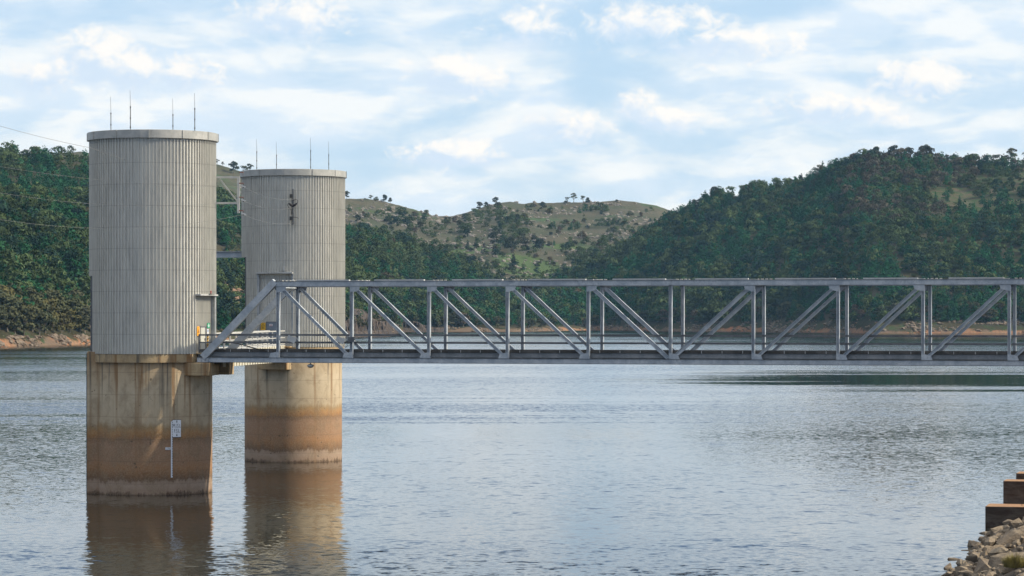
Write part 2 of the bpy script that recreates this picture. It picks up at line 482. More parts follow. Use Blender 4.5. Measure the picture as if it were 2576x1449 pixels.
# ------------------------------------------------------------------ builders
class MB:
    def __init__(s):
        s.v = []; s.f = []

    def add(s, vs, fs):
        o = len(s.v)
        s.v += [tuple(q) for q in vs]
        s.f += [tuple(i + o for i in f) for f in fs]
        return s

    def obox(s, c, ax, ay, az):
        """box about c with half-extent vectors"""
        c, ax, ay, az = map(Vector, (c, ax, ay, az))
        vs = [c + ax * i + ay * j + az * k for k in (-1, 1) for j in (-1, 1) for i in (-1, 1)]
        fs = [(0, 2, 3, 1), (4, 5, 7, 6), (0, 1, 5, 4), (2, 6, 7, 3), (0, 4, 6, 2), (1, 3, 7, 5)]
        if ax.cross(ay).dot(az) < 0: fs = [f[::-1] for f in fs]
        return s.add(vs, fs)

    def box(s, lo, hi):
        lo, hi = Vector(lo), Vector(hi)
        h = (hi - lo) / 2
        return s.obox((lo + hi) / 2, (h.x, 0, 0), (0, h.y, 0), (0, 0, h.z))

    def bar(s, a, b, w, h, side):
        """rectangular bar from a to b; w along side, h along the third axis"""
        a, b = Vector(a), Vector(b)
        d = b - a; L = d.length; d.normalize()
        sd = Vector(side); sd = (sd - d * sd.dot(d)).normalized()
        up = d.cross(sd)
        return s.obox((a + b) / 2, d * L / 2, sd * w / 2, up * h / 2)

    def ibeam(s, a, b, w, h, side, tf=0.03, tw=0.03):
        """I section: flanges w wide (along side), h deep (along the third axis)"""
        a, b = Vector(a), Vector(b)
        d = (b - a); L = d.length; d.normalize()
        sd = Vector(side); sd = (sd - d * sd.dot(d)).normalized()
        up = d.cross(sd); c = (a + b) / 2
        s.obox(c + up * (h / 2 - tf / 2), d * L / 2, sd * w / 2, up * tf / 2)
        s.obox(c - up * (h / 2 - tf / 2), d * L / 2, sd * w / 2, up * tf / 2)
        return s.obox(c, d * (L / 2 - .002), sd * tw / 2, up * (h / 2 - tf))

    def tube(s, pts, r, n=6):
        pts = [Vector(p) for p in pts]
        rs = r if hasattr(r, '__len__') else [r] * len(pts)
        rings = []
        for i, p in enumerate(pts):
            d = (pts[min(i + 1, len(pts) - 1)] - pts[max(i - 1, 0)]).normalized()
            q = Vector((0, 0, 1)) if abs(d.z) < 0.9 else Vector((1, 0, 0))
            a = d.cross(q).normalized(); b = d.cross(a)
            rings.append([p + (a * math.cos(2 * math.pi * k / n) + b * math.sin(2 * math.pi * k / n)) * rs[i] for k in range(n)])
        vs = [q for rg in rings for q in rg]
        fs = []
        for i in range(len(pts) - 1):
            for k in range(n):
                k2 = (k + 1) % n
                fs.append((i * n + k, (i + 1) * n + k, (i + 1) * n + k2, i * n + k2))
        fs.append(tuple(range(n)))
        fs.append(tuple((len(pts) - 1) * n + k for k in range(n - 1, -1, -1)))
        return s.add(vs, fs)

    def lathe(s, c, prof, n=64, a0=0.0, a1=2 * math.pi):
        """prof: list of (r, z); full turn"""
        c = Vector(c)
        vs = [c + Vector((r * math.sin(a0 + (a1 - a0) * k / n), -r * math.cos(a0 + (a1 - a0) * k / n), zz)) for (r, zz) in prof for k in range(n)]
        fs = []
        for i in range(len(prof) - 1):
            for k in range(n):
                k2 = (k + 1) % n
                fs.append((i * n + k, i * n + k2, (i + 1) * n + k2, (i + 1) * n + k))
        return s.add(vs, fs)

    def quad(s, a, b, c, d):
        return s.add([a, b, c, d], [(0, 1, 2, 3)])

    def build(s, name, material, parent=None, smooth=False, bevel=0.0):
        o_ = Vector((0, 0, 0))
        if parent is not None:
            q = parent
            while q is not None:
                o_ += q.location; q = q.parent
        me = bpy.data.meshes.new(name)
        me.from_pydata([tuple(Vector(v) - o_) for v in s.v], [], s.f)
        me.materials.append(material)
        me.update()
        if smooth:
            me.shade_smooth()
        ob = bpy.data.objects.new(name, me)
        COL.objects.link(ob)
        if parent is not None: ob.parent = parent
        if bevel:
            b = ob.modifiers.new('bevel', 'BEVEL'); b.width = bevel; b.segments = 2; b.limit_method = 'ANGLE'
        return ob


def tag(o, label=None, cat=None, group=None, kind=None):
    if label: o['label'] = label
    if cat: o['category'] = cat
    if group: o['group'] = group
    if kind: o['kind'] = kind
    return o


def thing(name, loc, label, cat, group=None):
    e = bpy.data.objects.new(name, None)
    e.empty_display_size = 0.5
    e.location = loc
    COL.objects.link(e)
    return tag(e, label, cat, group)


def np_mesh(name, verts, k, material, tint=None, flat=True):
    """verts (n*k,3): n separate k-gons"""
    verts = np.ascontiguousarray(verts, dtype=np.float32)
    nv = len(verts); nf = nv // k
    me = bpy.data.meshes.new(name)
    me.vertices.add(nv); me.loops.add(nv); me.polygons.add(nf)
    me.vertices.foreach_set('co', verts.ravel())
    me.loops.foreach_set('vertex_index', np.arange(nv, dtype=np.int32))
    me.polygons.foreach_set('loop_start', np.arange(0, nv, k, dtype=np.int32))
    me.polygons.foreach_set('loop_total', np.full(nf, k, dtype=np.int32))
    if tint is not None:
        at = me.color_attributes.new('tint', 'FLOAT_COLOR', 'POINT')
        c4 = np.ones((nv, 4), dtype=np.float32); c4[:, :3] = tint
        at.data.foreach_set('color', c4.ravel())
    me.materials.append(material)
    me.update()
    ob = bpy.data.objects.new(name, me)
    COL.objects.link(ob)
    return ob


def P(u, v, D):
    """world point seen at (u, v) of a 2576 wide frame, at distance D"""
    return Vector(((u - 1288) / FPX * D, D, EYE + (HV - v) / FPX * D))


def text_mesh(mb, body, origin, right, up, height, sx=1.0, center=True):
    cu = bpy.data.curves.new('t', 'FONT')
    cu.body = body; cu.size = 1.0
    cu.align_x = 'CENTER' if center else 'LEFT'
    ob = bpy.data.objects.new('t', cu)
    COL.objects.link(ob)
    dg = bpy.context.evaluated_depsgraph_get()
    me = bpy.data.meshes.new_from_object(ob.evaluated_get(dg))
    o, r_, u_ = Vector(origin), Vector(right), Vector(up)
    k = height / 0.70
    mb.add([o + r_ * (v.co.x * k * sx) + u_ * (v.co.y * k) for v in me.vertices], [tuple(p.vertices) for p in me.polygons])
    bpy.data.objects.remove(ob); bpy.data.curves.remove(cu); bpy.data.meshes.remove(me)
    return mb


# ------------------------------------------------------------------ noise on arrays
def _h(i, j, s):
    n = (i * 374761393 + j * 668265263 + s * 974711) & 0x7fffffff
    n = ((n ^ (n >> 13)) * 1274126177) & 0x7fffffff
    return ((n ^ (n >> 16)) & 0xffff) / 65535.0


def vnoise(x, y, s=0):
    xi, yi = np.floor(x).astype(np.int64), np.floor(y).astype(np.int64)
    fx, fy = x - xi, y - yi
    fx, fy = fx * fx * (3 - 2 * fx), fy * fy * (3 - 2 * fy)
    return (_h(xi, yi, s) * (1 - fx) + _h(xi + 1, yi, s) * fx) * (1 - fy) + (_h(xi, yi + 1, s) * (1 - fx) + _h(xi + 1, yi + 1, s) * fx) * fy


def fbm(x, y, o=4, s=0):
    x, y = np.asarray(x, float), np.asarray(y, float)
    a, t, r = 0.5, 0.0, 0.0
    for k in range(o):
        r = r + a * vnoise(x, y, s + k); t += a
        x, y, a = x * 2.03 + 5.1, y * 2.03 + 9.7, a * 0.5
    return r / t


# ------------------------------------------------------------------ water and hills
wb = MB()
wb.quad((-9000, -400, 0), (9000, -400, 0), (9000, 16000, 0), (-9000, 16000, 0))
tag(wb.build('water', M['water']), 'rippled blue grey lake water', None, kind='structure')


class Hill:
    def __init__(s, us, ridge, shore, dr, amp=8.0, seed=0, pw=0.85):
        s.u0, s.u1 = us
        s.ridge, s.shore, s.dr, s.amp, s.seed, s.pw = ridge, shore, dr, amp, seed, pw

    def _i(s, tab, u):
        a = np.array(tab, float)
        return np.interp(u, a[:, 0], a[:, 1])

    def pt(s, u, t):
        u, t = np.asarray(u, float), np.asarray(t, float)
        d0, d1 = s._i(s.shore, u), s._i(s.dr, u)
        zr = EYE + (HV - s._i(s.ridge, u)) / FPX * d1
        D = d0 + (d1 - d0) * t
        X = (u - 1288) / FPX * D
        tt = np.clip(t, 0, 1)
        z = zr * tt ** s.pw
        z = np.where(t > 1, zr * (1 - (t - 1) * 0.9), z)
        env = np.clip(t * 5, 0, 1) * np.clip(zr / 60, 0.1, 1)
        z = z + env * s.amp * (fbm(X / 130, D / 150, 4, s.seed) - 0.5) * 2
        z = z + env * 2.2 * (fbm(X / 17, D / 30, 3, s.seed + 9) - 0.5) * 2
        z = np.where(t < 0, t * 40 - 0.2, z)
        z = z + np.clip(1 - np.abs(t - 0.02) / 0.02, 0, 1) * 0.8
        return X, D, z

    def mesh(s, name, material, nu=240, nt=110, t1=1.35):
        u = np.linspace(s.u0, s.u1, nu)
        t = np.concatenate([[-0.03], np.linspace(0, 1, nt) ** 1.35, np.linspace(1.03, t1, 10)])
        U, T = np.meshgrid(u, t)
        X, Y, Z = s.pt(U, T)
        v = np.stack([X, Y, Z], -1).reshape(-1, 3)
        nt2 = len(t)
        me = bpy.data.meshes.new(name)
        fs = []
        for j in range(nt2 - 1):
            o = j * nu
            for i in range(nu - 1):
                fs.append((o + i, o + i + 1, o + nu + i + 1, o + nu + i))
        me.from_pydata(v.tolist(), [], fs)
        me.materials.append(material)
        me.shade_smooth()
        ob = bpy.data.objects.new(name, me)
        COL.objects.link(ob)
        return ob

    def at(s, u, v):
        """point of the visible surface at (u, v)"""
        t = np.linspace(0.0, 1.0, 400)
        X, D, Z = s.pt(np.full_like(t, u), t)
        vv = HV - (Z - EYE) * FPX / D
        k = np.where(vv <= v)[0]
        k = k[0] if len(k) else int(np.argmin(vv))
        return Vector((X[k], D[k], Z[k]))


SPUR = Hill((-900, 760), [(-900, 430), (-300, 450), (0, 505), (120, 535), (230, 575), (400, 640), (560, 690), (760, 790)],
            [(-900, 1120), (0, 1286), (235, 1410), (560, 1690), (760, 1860)], [(-900, 1700), (0, 1780), (400, 1950), (760, 2100)], 6, 3)
LEFT = Hill((-900, 1700), [(-900, 390), (0, 402), (220, 402), (400, 440), (541, 492), (700, 545), (868, 590), (1000, 615), (1150, 672), (1260, 728), (1400, 775), (1700, 800)],
            [(-900, 1500), (0, 1700), (500, 1760), (700, 1850), (870, 1940), (975, 2040), (1010, 2560), (1300, 2570), (1500, 2860), (1700, 2900)],
            [(-900, 2350), (0, 2450), (541, 2650), (868, 2850), (1260, 3080), (1700, 3200)], 9, 17)
GRASS = Hill((150, 2300), [(150, 380), (400, 400), (541, 415), (570, 424), (600, 432), (700, 455), (868, 496), (950, 504), (1010, 518), (1060, 534), (1110, 544), (1140, 543), (1190, 531), (1250, 514), (1350, 509), (1460, 509), (1560, 506), (1650, 516), (1700, 529), (1850, 570), (2300, 700)],
             [(150, 2700), (868, 2850), (1260, 2800), (1500, 2900), (2300, 3000)], [(150, 3500), (868, 3600), (1130, 3750), (1350, 4000), (1700, 4000), (2300, 3900)], 5, 41, 0.8)
RIGHT = Hill((1250, 3500), [(1250, 760), (1340, 740), (1480, 686), (1560, 640), (1620, 605), (1695, 552), (1800, 505), (1870, 492), (1950, 484), (2015, 476), (2060, 452), (2130, 424), (2190, 408), (2300, 403), (2440, 414), (2576, 408), (2800, 395), (3500, 380)],
             [(1250, 2750), (1500, 2860), (1700, 2650), (1900, 2570), (2100, 2420), (2200, 2300), (2576, 2290), (3500, 2150)],
             [(1250, 3050), (1695, 3150), (2200, 3020), (3500, 2950)], 8, 77)
for h, nm, mm, lab in ((SPUR, 'hill', 'wood', 'wooded spur behind the near tower running down to an orange beach'),
                       (LEFT, 'hill', 'wood', 'dark wooded hill behind the towers'),
                       (GRASS, 'hill', 'grass', 'bare grassy hill with boulders beyond the bridge'),
                       (RIGHT, 'hill', 'wood', 'tall wooded hill behind the right end of the bridge')):
    tag(h.mesh(nm, M[mm]), lab, kind='structure')

# quarry face on the far shore
cu_, cz_ = np.linspace(835, 1120, 330), np.array([-1, 0.5, 3, 4, 7, 10, 13, 16, 17.5, 18.0, 18.4, 19, 20.5, 22.5, 24.5, 25, 18])
cback = np.array([0, 2, 9, 14, 15, 16, 17.5, 18.5, 20, 24, 34, 38, 42, 47, 52, 62, 120])
Uc, Zc = np.meshgrid(cu_, cz_); _, Bc = np.meshgrid(cu_, cback)
hs = np.interp(Uc, [835, 870, 960, 1040, 1090, 1120], [1.0, 1.15, 1.0, 0.8, 0.45, 0.15]) * (0.8 + 0.4 * fbm(Uc / 30, Uc * 0 + 2, 3, 5))
d0 = np.interp(Uc, [835, 870, 975, 1010, 1120], [1900, 1935, 2035, 2545, 2550])
jag = 13.0 * (fbm(Uc / 4.0, Zc / 9, 4, 8) - 0.5) + 10 * (fbm(Uc / 40, Zc / 30, 2, 3) - 0.5)
Dc = d0 + Bc + jag * np.clip(Zc / 6, 0, 1)
Zc2 = np.where(Zc > 4, Zc * hs * 0.66, Zc) + 1.6 * (fbm(Uc / 9, Zc / 5, 3, 2) - 0.5) * (Zc > 1)
vc = np.stack([(Uc - 1288) / FPX * Dc, Dc, Zc2], -1).reshape(-1, 3)
nu = len(cu_)
me = bpy.data.meshes.new('cliff')
me.from_pydata(vc.tolist(), [], [(j * nu + i, j * nu + i + 1, (j + 1) * nu + i + 1, (j + 1) * nu + i) for j in range(len(cz_) - 1) for i in range(nu - 1)])
me.materials.append(M['cliff'])
ob = bpy.data.objects.new('cliff', me); COL.objects.link(ob)
tag(ob, 'grey brown quarried rock face on the far shore beside the second tower', kind='structure')


# ------------------------------------------------------------------ trees
def leaves(c, nrm, size, r):
    """quads about centres c with normals nrm"""
    n = len(c)
    q = r.normal(size=(n, 3))
    a = np.cross(nrm, q); a /= np.linalg.norm(a, axis=1)[:, None] + 1e-9
    b = np.cross(nrm, a); b /= np.linalg.norm(b, axis=1)[:, None] + 1e-9
    a *= (size * 0.5)[:, None]; b *= (size * 0.36)[:, None]
    return np.stack([c - a - b * .6, c + a * .7 - b, c + a + b * .5, c - a * .5 + b], 1)


def lobes_to_leaves(L, n, size, r, fill=0.25, jit=0.45):
    """L rows: x y z rx rz"""
    L = np.array(L); w = L[:, 3] ** 2; w /= w.sum()
    k = r.choice(len(L), n, p=w)
    d = r.normal(size=(n, 3)); d /= np.linalg.norm(d, axis=1)[:, None]
    d[:, 2] = np.where(d[:, 2] < -0.35, -d[:, 2] * 0.7, d[:, 2])
    rad = 1 - fill * r.random(n) ** 1.5
    c = L[k, :3] + d * np.stack([L[k, 3], L[k, 3], L[k, 4]], -1) * rad[:, None]
    nn = d + r.normal(size=(n, 3)) * jit
    nn /= np.linalg.norm(nn, axis=1)[:, None]
    return leaves(c, nn, size * (0.6 + 0.8 * r.random(n)), r)


def gum_lobes(r, wide=0.42, low=0.40, n=9, lob=0.20):
    L = []
    for i in range(n):
        a = r.random() * 6.283; q = math.sqrt(r.random())
        h = low + (0.88 - low) * r.random()
        k = wide * (1.0 - 0.55 * max(0, (h - 0.6) / 0.4)) - lob * 0.6
        s = lob * (0.75 + 0.5 * r.random())
        L.append((k * q * math.cos(a), k * q * math.sin(a), h, s, s * 0.78))
    L.append((0, 0, 0.84, lob, lob * 0.8))
    return L


def pine_lobes(r, wide=0.20):
    L = []
    for i in range(9):
        h = 0.14 + 0.80 * i / 8
        k = wide * (1 - h) ** 0.62 * (0.75 + 0.5 * r.random()) + 0.03
        a = r.random() * 6.283
        L.append((k * .35 * math.cos(a), k * .35 * math.sin(a), h, k, 0.11))
    return L


def trunk_mb(L, r, h0, rad=0.016, lean=0.05):
    mb = MB()
    top = Vector((lean * (r.random() - .5) * 2, lean * (r.random() - .5) * 2, h0))
    mb.tube([(0, 0, -0.03), top * 0.5 + Vector((0, 0, 0.0)), top], [rad * 1.25, rad, rad * 0.8], 6)
    for l in L:
        e = Vector(l[:3]) - Vector((0, 0, l[4] * 0.2))
        mid_ = (top + e) / 2 + Vector((0, 0, -0.02))
        if e.z > h0 * 0.8:
            mb.tube([top - Vector((0, 0, 0.02)), mid_, e], [rad * .6, rad * .42, rad * .2], 4)
    return mb


PROTO = {}


def make_proto(key, L, nleaf, size, seed, h0, rad, fill=0.25):
    r = np.random.default_rng(seed)
    V = lobes_to_leaves(L, nleaf, size, r, fill)
    o = np_mesh('crown', V.reshape(-1, 3), 4, M['leafo'])
    tm = trunk_mb(L, r, h0, rad).build('trunk', M['bark'])
    cm, tmd = o.data, tm.data
    bpy.data.objects.remove(o); bpy.data.objects.remove(tm)
    PROTO[key] = (cm, tmd)


for i in range(4):
    r_ = np.random.default_rng(100 + i)
    make_proto('gum%d' % i, gum_lobes(r_, 0.46, 0.22, 12, 0.20), 800, 0.080, 200 + i, 0.26, 0.020)
for i in range(3):
    r_ = np.random.default_rng(130 + i)
    make_proto('open%d' % i, gum_lobes(r_, 0.50, 0.48, 8, 0.145), 330, 0.075, 230 + i, 0.36, 0.022, 0.5)
for i in range(3):
    r_ = np.random.default_rng(150 + i)
    make_proto('pine%d' % i, pine_lobes(r_, 0.21 + 0.05 * i), 480, 0.085, 250 + i, 0.5, 0.016)
for i in range(3):
    r_ = np.random.default_rng(170 + i)
    make_proto('bush%d' % i, gum_lobes(r_, 0.75, 0.22, 9, 0.34), 420, 0.15, 270 + i, 0.12, 0.03)
for i in range(2):
    r_ = np.random.default_rng(190 + i)
    make_proto('bare%d' % i, gum_lobes(r_, 0.40, 0.45, 14, 0.08), 40, 0.05, 290 + i, 0.38, 0.017, 0.8)

KIND = {'gum': ('gum_tree', 4), 'open': ('gum_tree', 3), 'pine': ('pine_tree', 3), 'bush': ('bush', 3), 'bare': ('bare_tree', 2)}


def tree(kind, loc, h, color, label, group=None, wide=1.0):
    nm, nv = KIND[kind]
    k = random.randrange(nv)
    cm, tm = PROTO['%s%d' % (kind, k)]
    e = thing(nm, loc, label, 'bush' if kind == 'bush' else 'tree', group)
    e.rotation_euler = (0, 0, random.random() * 6.283)
    e.scale = (h * wide, h * wide, h)
    for n_, d_ in (('trunk', tm), ('crown', cm)):
        o = bpy.data.objects.new(n_, d_)
        o.parent = e
        o.color = (*color, 1)
        COL.objects.link(o)
    return e


C_GUM, C_OLIVE, C_PINE, C_DARK, C_BROWN = (0.085, 0.095, 0.050), (0.120, 0.115, 0.050), (0.030, 0.062, 0.030), (0.030, 0.042, 0.026), (0.10, 0.075, 0.058)

# forest masses: separate leaf faces for thousands of trees
WT = {}
for i in range(5):
    r_ = np.random.default_rng(400 + i); WT['gum%d' % i] = lobes_to_leaves(gum_lobes(r_, 0.46, 0.28, 7, 0.24), 250, 0.145, r_, 0.22, 0.42)[:, :3]
    r_ = np.random.default_rng(420 + i); WT['pine%d' % i] = lobes_to_leaves(pine_lobes(r_, 0.22 + 0.02 * i), 210, 0.125, r_, 0.22, 0.42)[:, :3]


def forest(name, hill, n, urange, trange, dens, pine, label, hmul=1.0, seed=1, brown=0.86, bro=None):
    r = np.random.default_rng(seed)
    u = r.uniform(urange[0], urange[1], n * 3); t = r.uniform(trange[0], trange[1], n * 3) ** 1.0
    X, D, Z = hill.pt(u, t)
    keep = (r.random(len(u)) < dens(u, t, X, D, Z) * (D / D.max())) & (Z > 4.5)
    X, D, Z, u, t = (a[keep][:n] for a in (X, D, Z, u, t))
    out, tin = [], []
    kn = fbm(X / 55, D / 75, 3, seed + 3) * 0.7 + 0.3 * r.random(len(X))
    ispine = kn < pine
    tone = fbm(X / 40 + 30, D / 60, 3, seed + 5) * 0.6 + 0.4 * r.random(len(X))
    bz = bro(u, t) if bro is not None else None
    if bz is not None: ispine = ispine & ~(bz & (r.random(len(X)) < 0.4))
    for i in range(len(X)):
        if ispine[i]:
            T = WT['pine%d' % r.integers(5)]; h = 6.5 + 10.5 * r.random() ** 1.4
            c = np.array((0.022, 0.082, 0.038)) * (0.6 + 0.95 * tone[i]); c[0] *= 0.8 + 0.5 * r.random()
        else:
            T = WT['gum%d' % r.integers(5)]; h = 6 + 11 * r.random() ** 1.6
            q = tone[i]
            c = np.array((0.064, 0.092, 0.040)) * (0.6 + 0.8 * r.random())
            if q > brown - (0.28 if bz is not None and bz[i] else 0): c = np.array((0.092, 0.080, 0.058)) * (0.75 + 0.4 * r.random())
            elif q < 0.36: c = np.array((0.024, 0.048, 0.036)) * (0.75 + 0.5 * r.random())
        h *= hmul
        a = r.random() * 6.283; ca, sa = math.cos(a), math.sin(a)
        q = T.reshape(-1, 3) * (h * r.uniform(0.8, 1.35), h * r.uniform(0.8, 1.35), h)
        w = np.empty_like(q)
        w[:, 0] = q[:, 0] * ca - q[:, 1] * sa + X[i]
        w[:, 1] = q[:, 0] * sa + q[:, 1] * ca + D[i]
        w[:, 2] = q[:, 2] + Z[i] - 0.04 * h
        out.append(w.astype(np.float32)); tin.append(np.broadcast_to(c.astype(np.float32), w.shape))
    o = np_mesh(name, np.concatenate(out), 3, M['leafa'], np.concatenate(tin))
    return tag(o, label, 'woodland', kind='stuff')


def dens_right(u, t, X, D, Z):
    g = np.exp(-(((u - 2440) / 130) ** 2 + ((t - 0.66) / 0.13) ** 2)) * 0.8 + np.exp(-(((u - 2560) / 160) ** 2 + ((t - 0.86) / 0.1) ** 2)) * 0.5
    return np.clip(1.0 - g - 0.5 * (fbm(X / 45, D / 60, 3, 61) > 0.60), 0.08, 1)


def dens_left(u, t, X, D, Z):
    sc = np.zeros_like(X)
    for lx, ly, lrx, lry in SCARS: sc = np.maximum(sc, 1.0 * (((X - lx) / lrx) ** 2 + ((D - ly) / lry) ** 2 < 1.1))
    return (1 - 0.85 * sc) * np.clip(1.0 - 0.55 * (fbm(X / 45, D / 60, 3, 62) > 0.62) - 0.8 * np.exp(-(((u - 900) / 90) ** 2 + (t / 0.05) ** 2)), 0.05, 1)


def dens_grass(u, t, X, D, Z):
    v = HV - (Z - EYE) * FPX / D
    a = np.clip((v - 600) / 60, 0, 1) * 0.7
    lawn = np.exp(-(((u - 1330) / 105) ** 2 + ((v - 668) / 36) ** 2)) + np.exp(-(((u - 1190) / 55) ** 2 + ((v - 622) / 14) ** 2))
    a = a + 0.75 * np.exp(-(((u - 1040) / 70) ** 2 + ((v - 560) / 38) ** 2)) + 0.45 * np.exp(-(((u - 1235) / 60) ** 2 + ((v - 570) / 40) ** 2))
    a = a + 0.3 * np.clip((v - 560 - (900 - np.minimum(u, 900)) * -0.1) / 40, 0, 1) * (u < 1130)
    cl = np.clip((fbm(X / 38, D / 60, 3, 68) - 0.56) * 9, 0, 1) * 0.5 * (v > 520) * np.clip((u - 1020) / 120, 0.12, 1)
    return np.clip((a * (fbm(X / 50, D / 60, 3, 64) * 1.8 - 0.25) + cl) * (1 - lawn), 0, 1)


forest('woods', RIGHT, 11200, (1250, 3480), (0.03, 1.04), dens_right, 0.50, 'dense mixed woodland covering the tall hill at the right', 1.0, 21, 0.82, lambda u, t: ((u > 2080) & (t > 0.80)) | (((u - 2290) / 170) ** 2 + ((t - 0.60) / 0.055) ** 2 < 1) | (((u - 2150) / 60) ** 2 + ((t - 0.68) / 0.06) ** 2 < 1))
forest('woods', LEFT, 6400, (-250, 1600), (0.02, 1.03), dens_left, 0.49, 'dark woodland covering the hill behind the towers', 1.0, 22)
forest('woods', SPUR, 2700, (-350, 720), (0.07, 1.05), dens_left, 0.46, 'green woodland on the lower spur left of the towers', 0.95, 23)
forest('woods', GRASS, 2900, (450, 2000), (0.02, 0.9), dens_grass, 0.22, 'loose dark scrub and trees in the valley below the grassy hill', 0.78, 24)

# single trees: the ridges, the open slope, the near shore
TREES = [  # hill, kind, u, v of the foot, height px, colour, label
    (GRASS, 'gum', 1207, 529, 21, C_DARK, 'round dark tree on the shoulder where the grassy hilltop begins'),
    (GRASS, 'gum', 1223, 523, 15, C_DARK, 'small dark tree between two larger ones at the grassy hill shoulder'),
    (GRASS, 'gum', 1247, 515, 19, C_DARK, 'lone round dark tree standing on the grassy hilltop skyline'),
    (GRASS, 'open', 1443, 511, 26, C_GUM, 'open branched gum tree, tallest on the grassy hilltop'),
    (GRASS, 'open', 1428, 511, 15, C_GUM, 'low spreading tree touching the tallest gum on the grassy hilltop'),
    (GRASS, 'open', 1467, 511, 19, C_GUM, 'small forked gum tree just past the tallest one on the grassy hilltop'),
    (GRASS, 'bush', 1552, 508, 6, C_DARK, 'low dark bush on the far end of the grassy hilltop'),
    (GRASS, 'gum', 872, 497, 20, C_DARK, 'dark round tree on the skyline beside the second tower'),
    (GRASS, 'open', 933, 505, 15, C_GUM, 'thin grey tree on the ridge, first past the tree beside the second tower'),
    (GRASS, 'bush', 946, 506, 9, C_GUM, 'low bush between ridge trees right of the second tower'),
    (GRASS, 'gum', 966, 509, 19, C_DARK, 'dark tree, taller of a touching pair on the ridge past the second tower'),
    (GRASS, 'gum', 982, 511, 14, C_DARK, 'dark tree, shorter of a touching pair on the ridge past the second tower'),
    (GRASS, 'open', 546, 417, 17, C_DARK, 'dark flat topped tree on the slope beside the near tower roof'),
    (GRASS, 'open', 560, 420, 13, C_GUM, 'small pale gum on the slope between the two towers'),
    (GRASS, 'gum', 588, 436, 30, C_DARK, 'big dark gum on the slope beside the second tower roof edge'),
    (GRASS, 'open', 628, 440, 28, C_GUM, 'airy gum tree rising behind the second tower roof'),
    (GRASS, 'open', 612, 438, 22, C_GUM, 'airy smaller gum tree partly behind the edge of the second tower roof'),
    (GRASS, 'pine', 1292, 668, 28, C_DARK, 'lone dark cypress standing on the small green lawn'),
    (GRASS, 'gum', 1302, 560, 22, C_DARK, 'broad dark tree on the middle of the grassy slope'),
    (GRASS, 'gum', 1365, 530, 22, C_DARK, 'dark scrubby tree high on the grassy slope under the hilltop'),
    (GRASS, 'gum', 1288, 635, 40, C_DARK, 'tallest dark tree in the row at the foot of the grassy slope'),
    (GRASS, 'gum', 1320, 632, 34, C_DARK, 'broad dark tree in the row at the foot of the grassy slope'),
    (GRASS, 'gum', 1360, 632, 32, C_DARK, 'dark tree right of the tallest row at the foot of the grassy slope'),
    (GRASS, 'gum', 1240, 618, 34, C_DARK, 'dark tree left of the tallest row at the foot of the grassy slope'),
    (GRASS, 'bush', 1428, 628, 18, C_PINE, 'round green bush alone low on the grassy slope'),
    (GRASS, 'bush', 1540, 590, 18, C_GUM, 'grey bush low on the far side of the grassy slope'),
    (GRASS, 'bush', 1465, 600, 16, C_BROWN, 'brownish bush in the middle of the lower grassy slope'),
    (GRASS, 'pine', 1177, 628, 24, C_PINE, 'narrow cypress at the bottom of the slope left of the lawn'),
    (GRASS, 'pine', 1198, 624, 26, C_PINE, 'broader cypress at the bottom of the slope left of the lawn'),
    (RIGHT, 'pine', 2015, 476, 36, C_DARK, 'tall narrow dark tree breaking the skyline of the wooded ridge'),
    (RIGHT, 'gum', 1985, 479, 32, C_DARK, 'dark tree beside the tall narrow one on the wooded ridge'),
    (RIGHT, 'gum', 2062, 450, 34, C_GUM, 'feathery gum on the step of the wooded ridge skyline'),
    (RIGHT, 'pine', 2106, 440, 40, C_PINE, 'dark conical pine on the step of the wooded ridge'),
    (RIGHT, 'gum', 2150, 418, 32, C_BROWN, 'brownish gum on the skyline before the hilltop clump'),
    (RIGHT, 'gum', 2205, 410, 40, C_DARK, 'first tree of the dense clump on the wooded hilltop'),
    (RIGHT, 'gum', 2250, 406, 40, C_DARK, 'middle tree of the dense clump on the wooded hilltop'),
    (RIGHT, 'gum', 2285, 404, 36, C_DARK, 'lower tree in the dense hilltop clump next to its tallest'),
    (RIGHT, 'gum', 2330, 404, 44, C_DARK, 'tallest tree at the end of the dense hilltop clump'),
    (RIGHT, 'open', 2385, 410, 26, C_BROWN, 'reddish brown open tree right of the hilltop clump'),
    (RIGHT, 'bare', 2410, 411, 28, C_BROWN, 'bare leafless tree on the wooded hilltop skyline'),
    (RIGHT, 'pine', 2446, 416, 32, C_DARK, 'single dark pine spire on the wooded hilltop skyline'),
    (RIGHT, 'open', 2508, 412, 30, C_GUM, 'shorter open gum beside the tallest tree near the photo edge'),
    (RIGHT, 'open', 2545, 410, 46, C_GUM, 'tall open gum on the hilltop near the right photo edge'),
    (RIGHT, 'gum', 1800, 505, 34, C_DARK, 'dark tree at the left end of the wooded ridge top'),
    (RIGHT, 'gum', 1878, 492, 28, C_GUM, 'gum tree midway along the wooded ridge skyline'),
    (RIGHT, 'gum', 1745, 530, 28, C_DARK, 'dark tree where the wooded ridge drops to the grassy hill'),
    (SPUR, 'bare', 312, 828, 38, C_GUM, 'bare white trunk above the shore trees beside the near tower'),
]
for hl, kd, u, v, hp, colr, lab in TREES:
    p = hl.at(u, v)
    tree(kd, p - Vector((0, 0, 0.2)), hp * p.y / FPX * 1.04, colr, lab, 'single trees on the hills', 1.0 if kd != 'open' else 1.1)

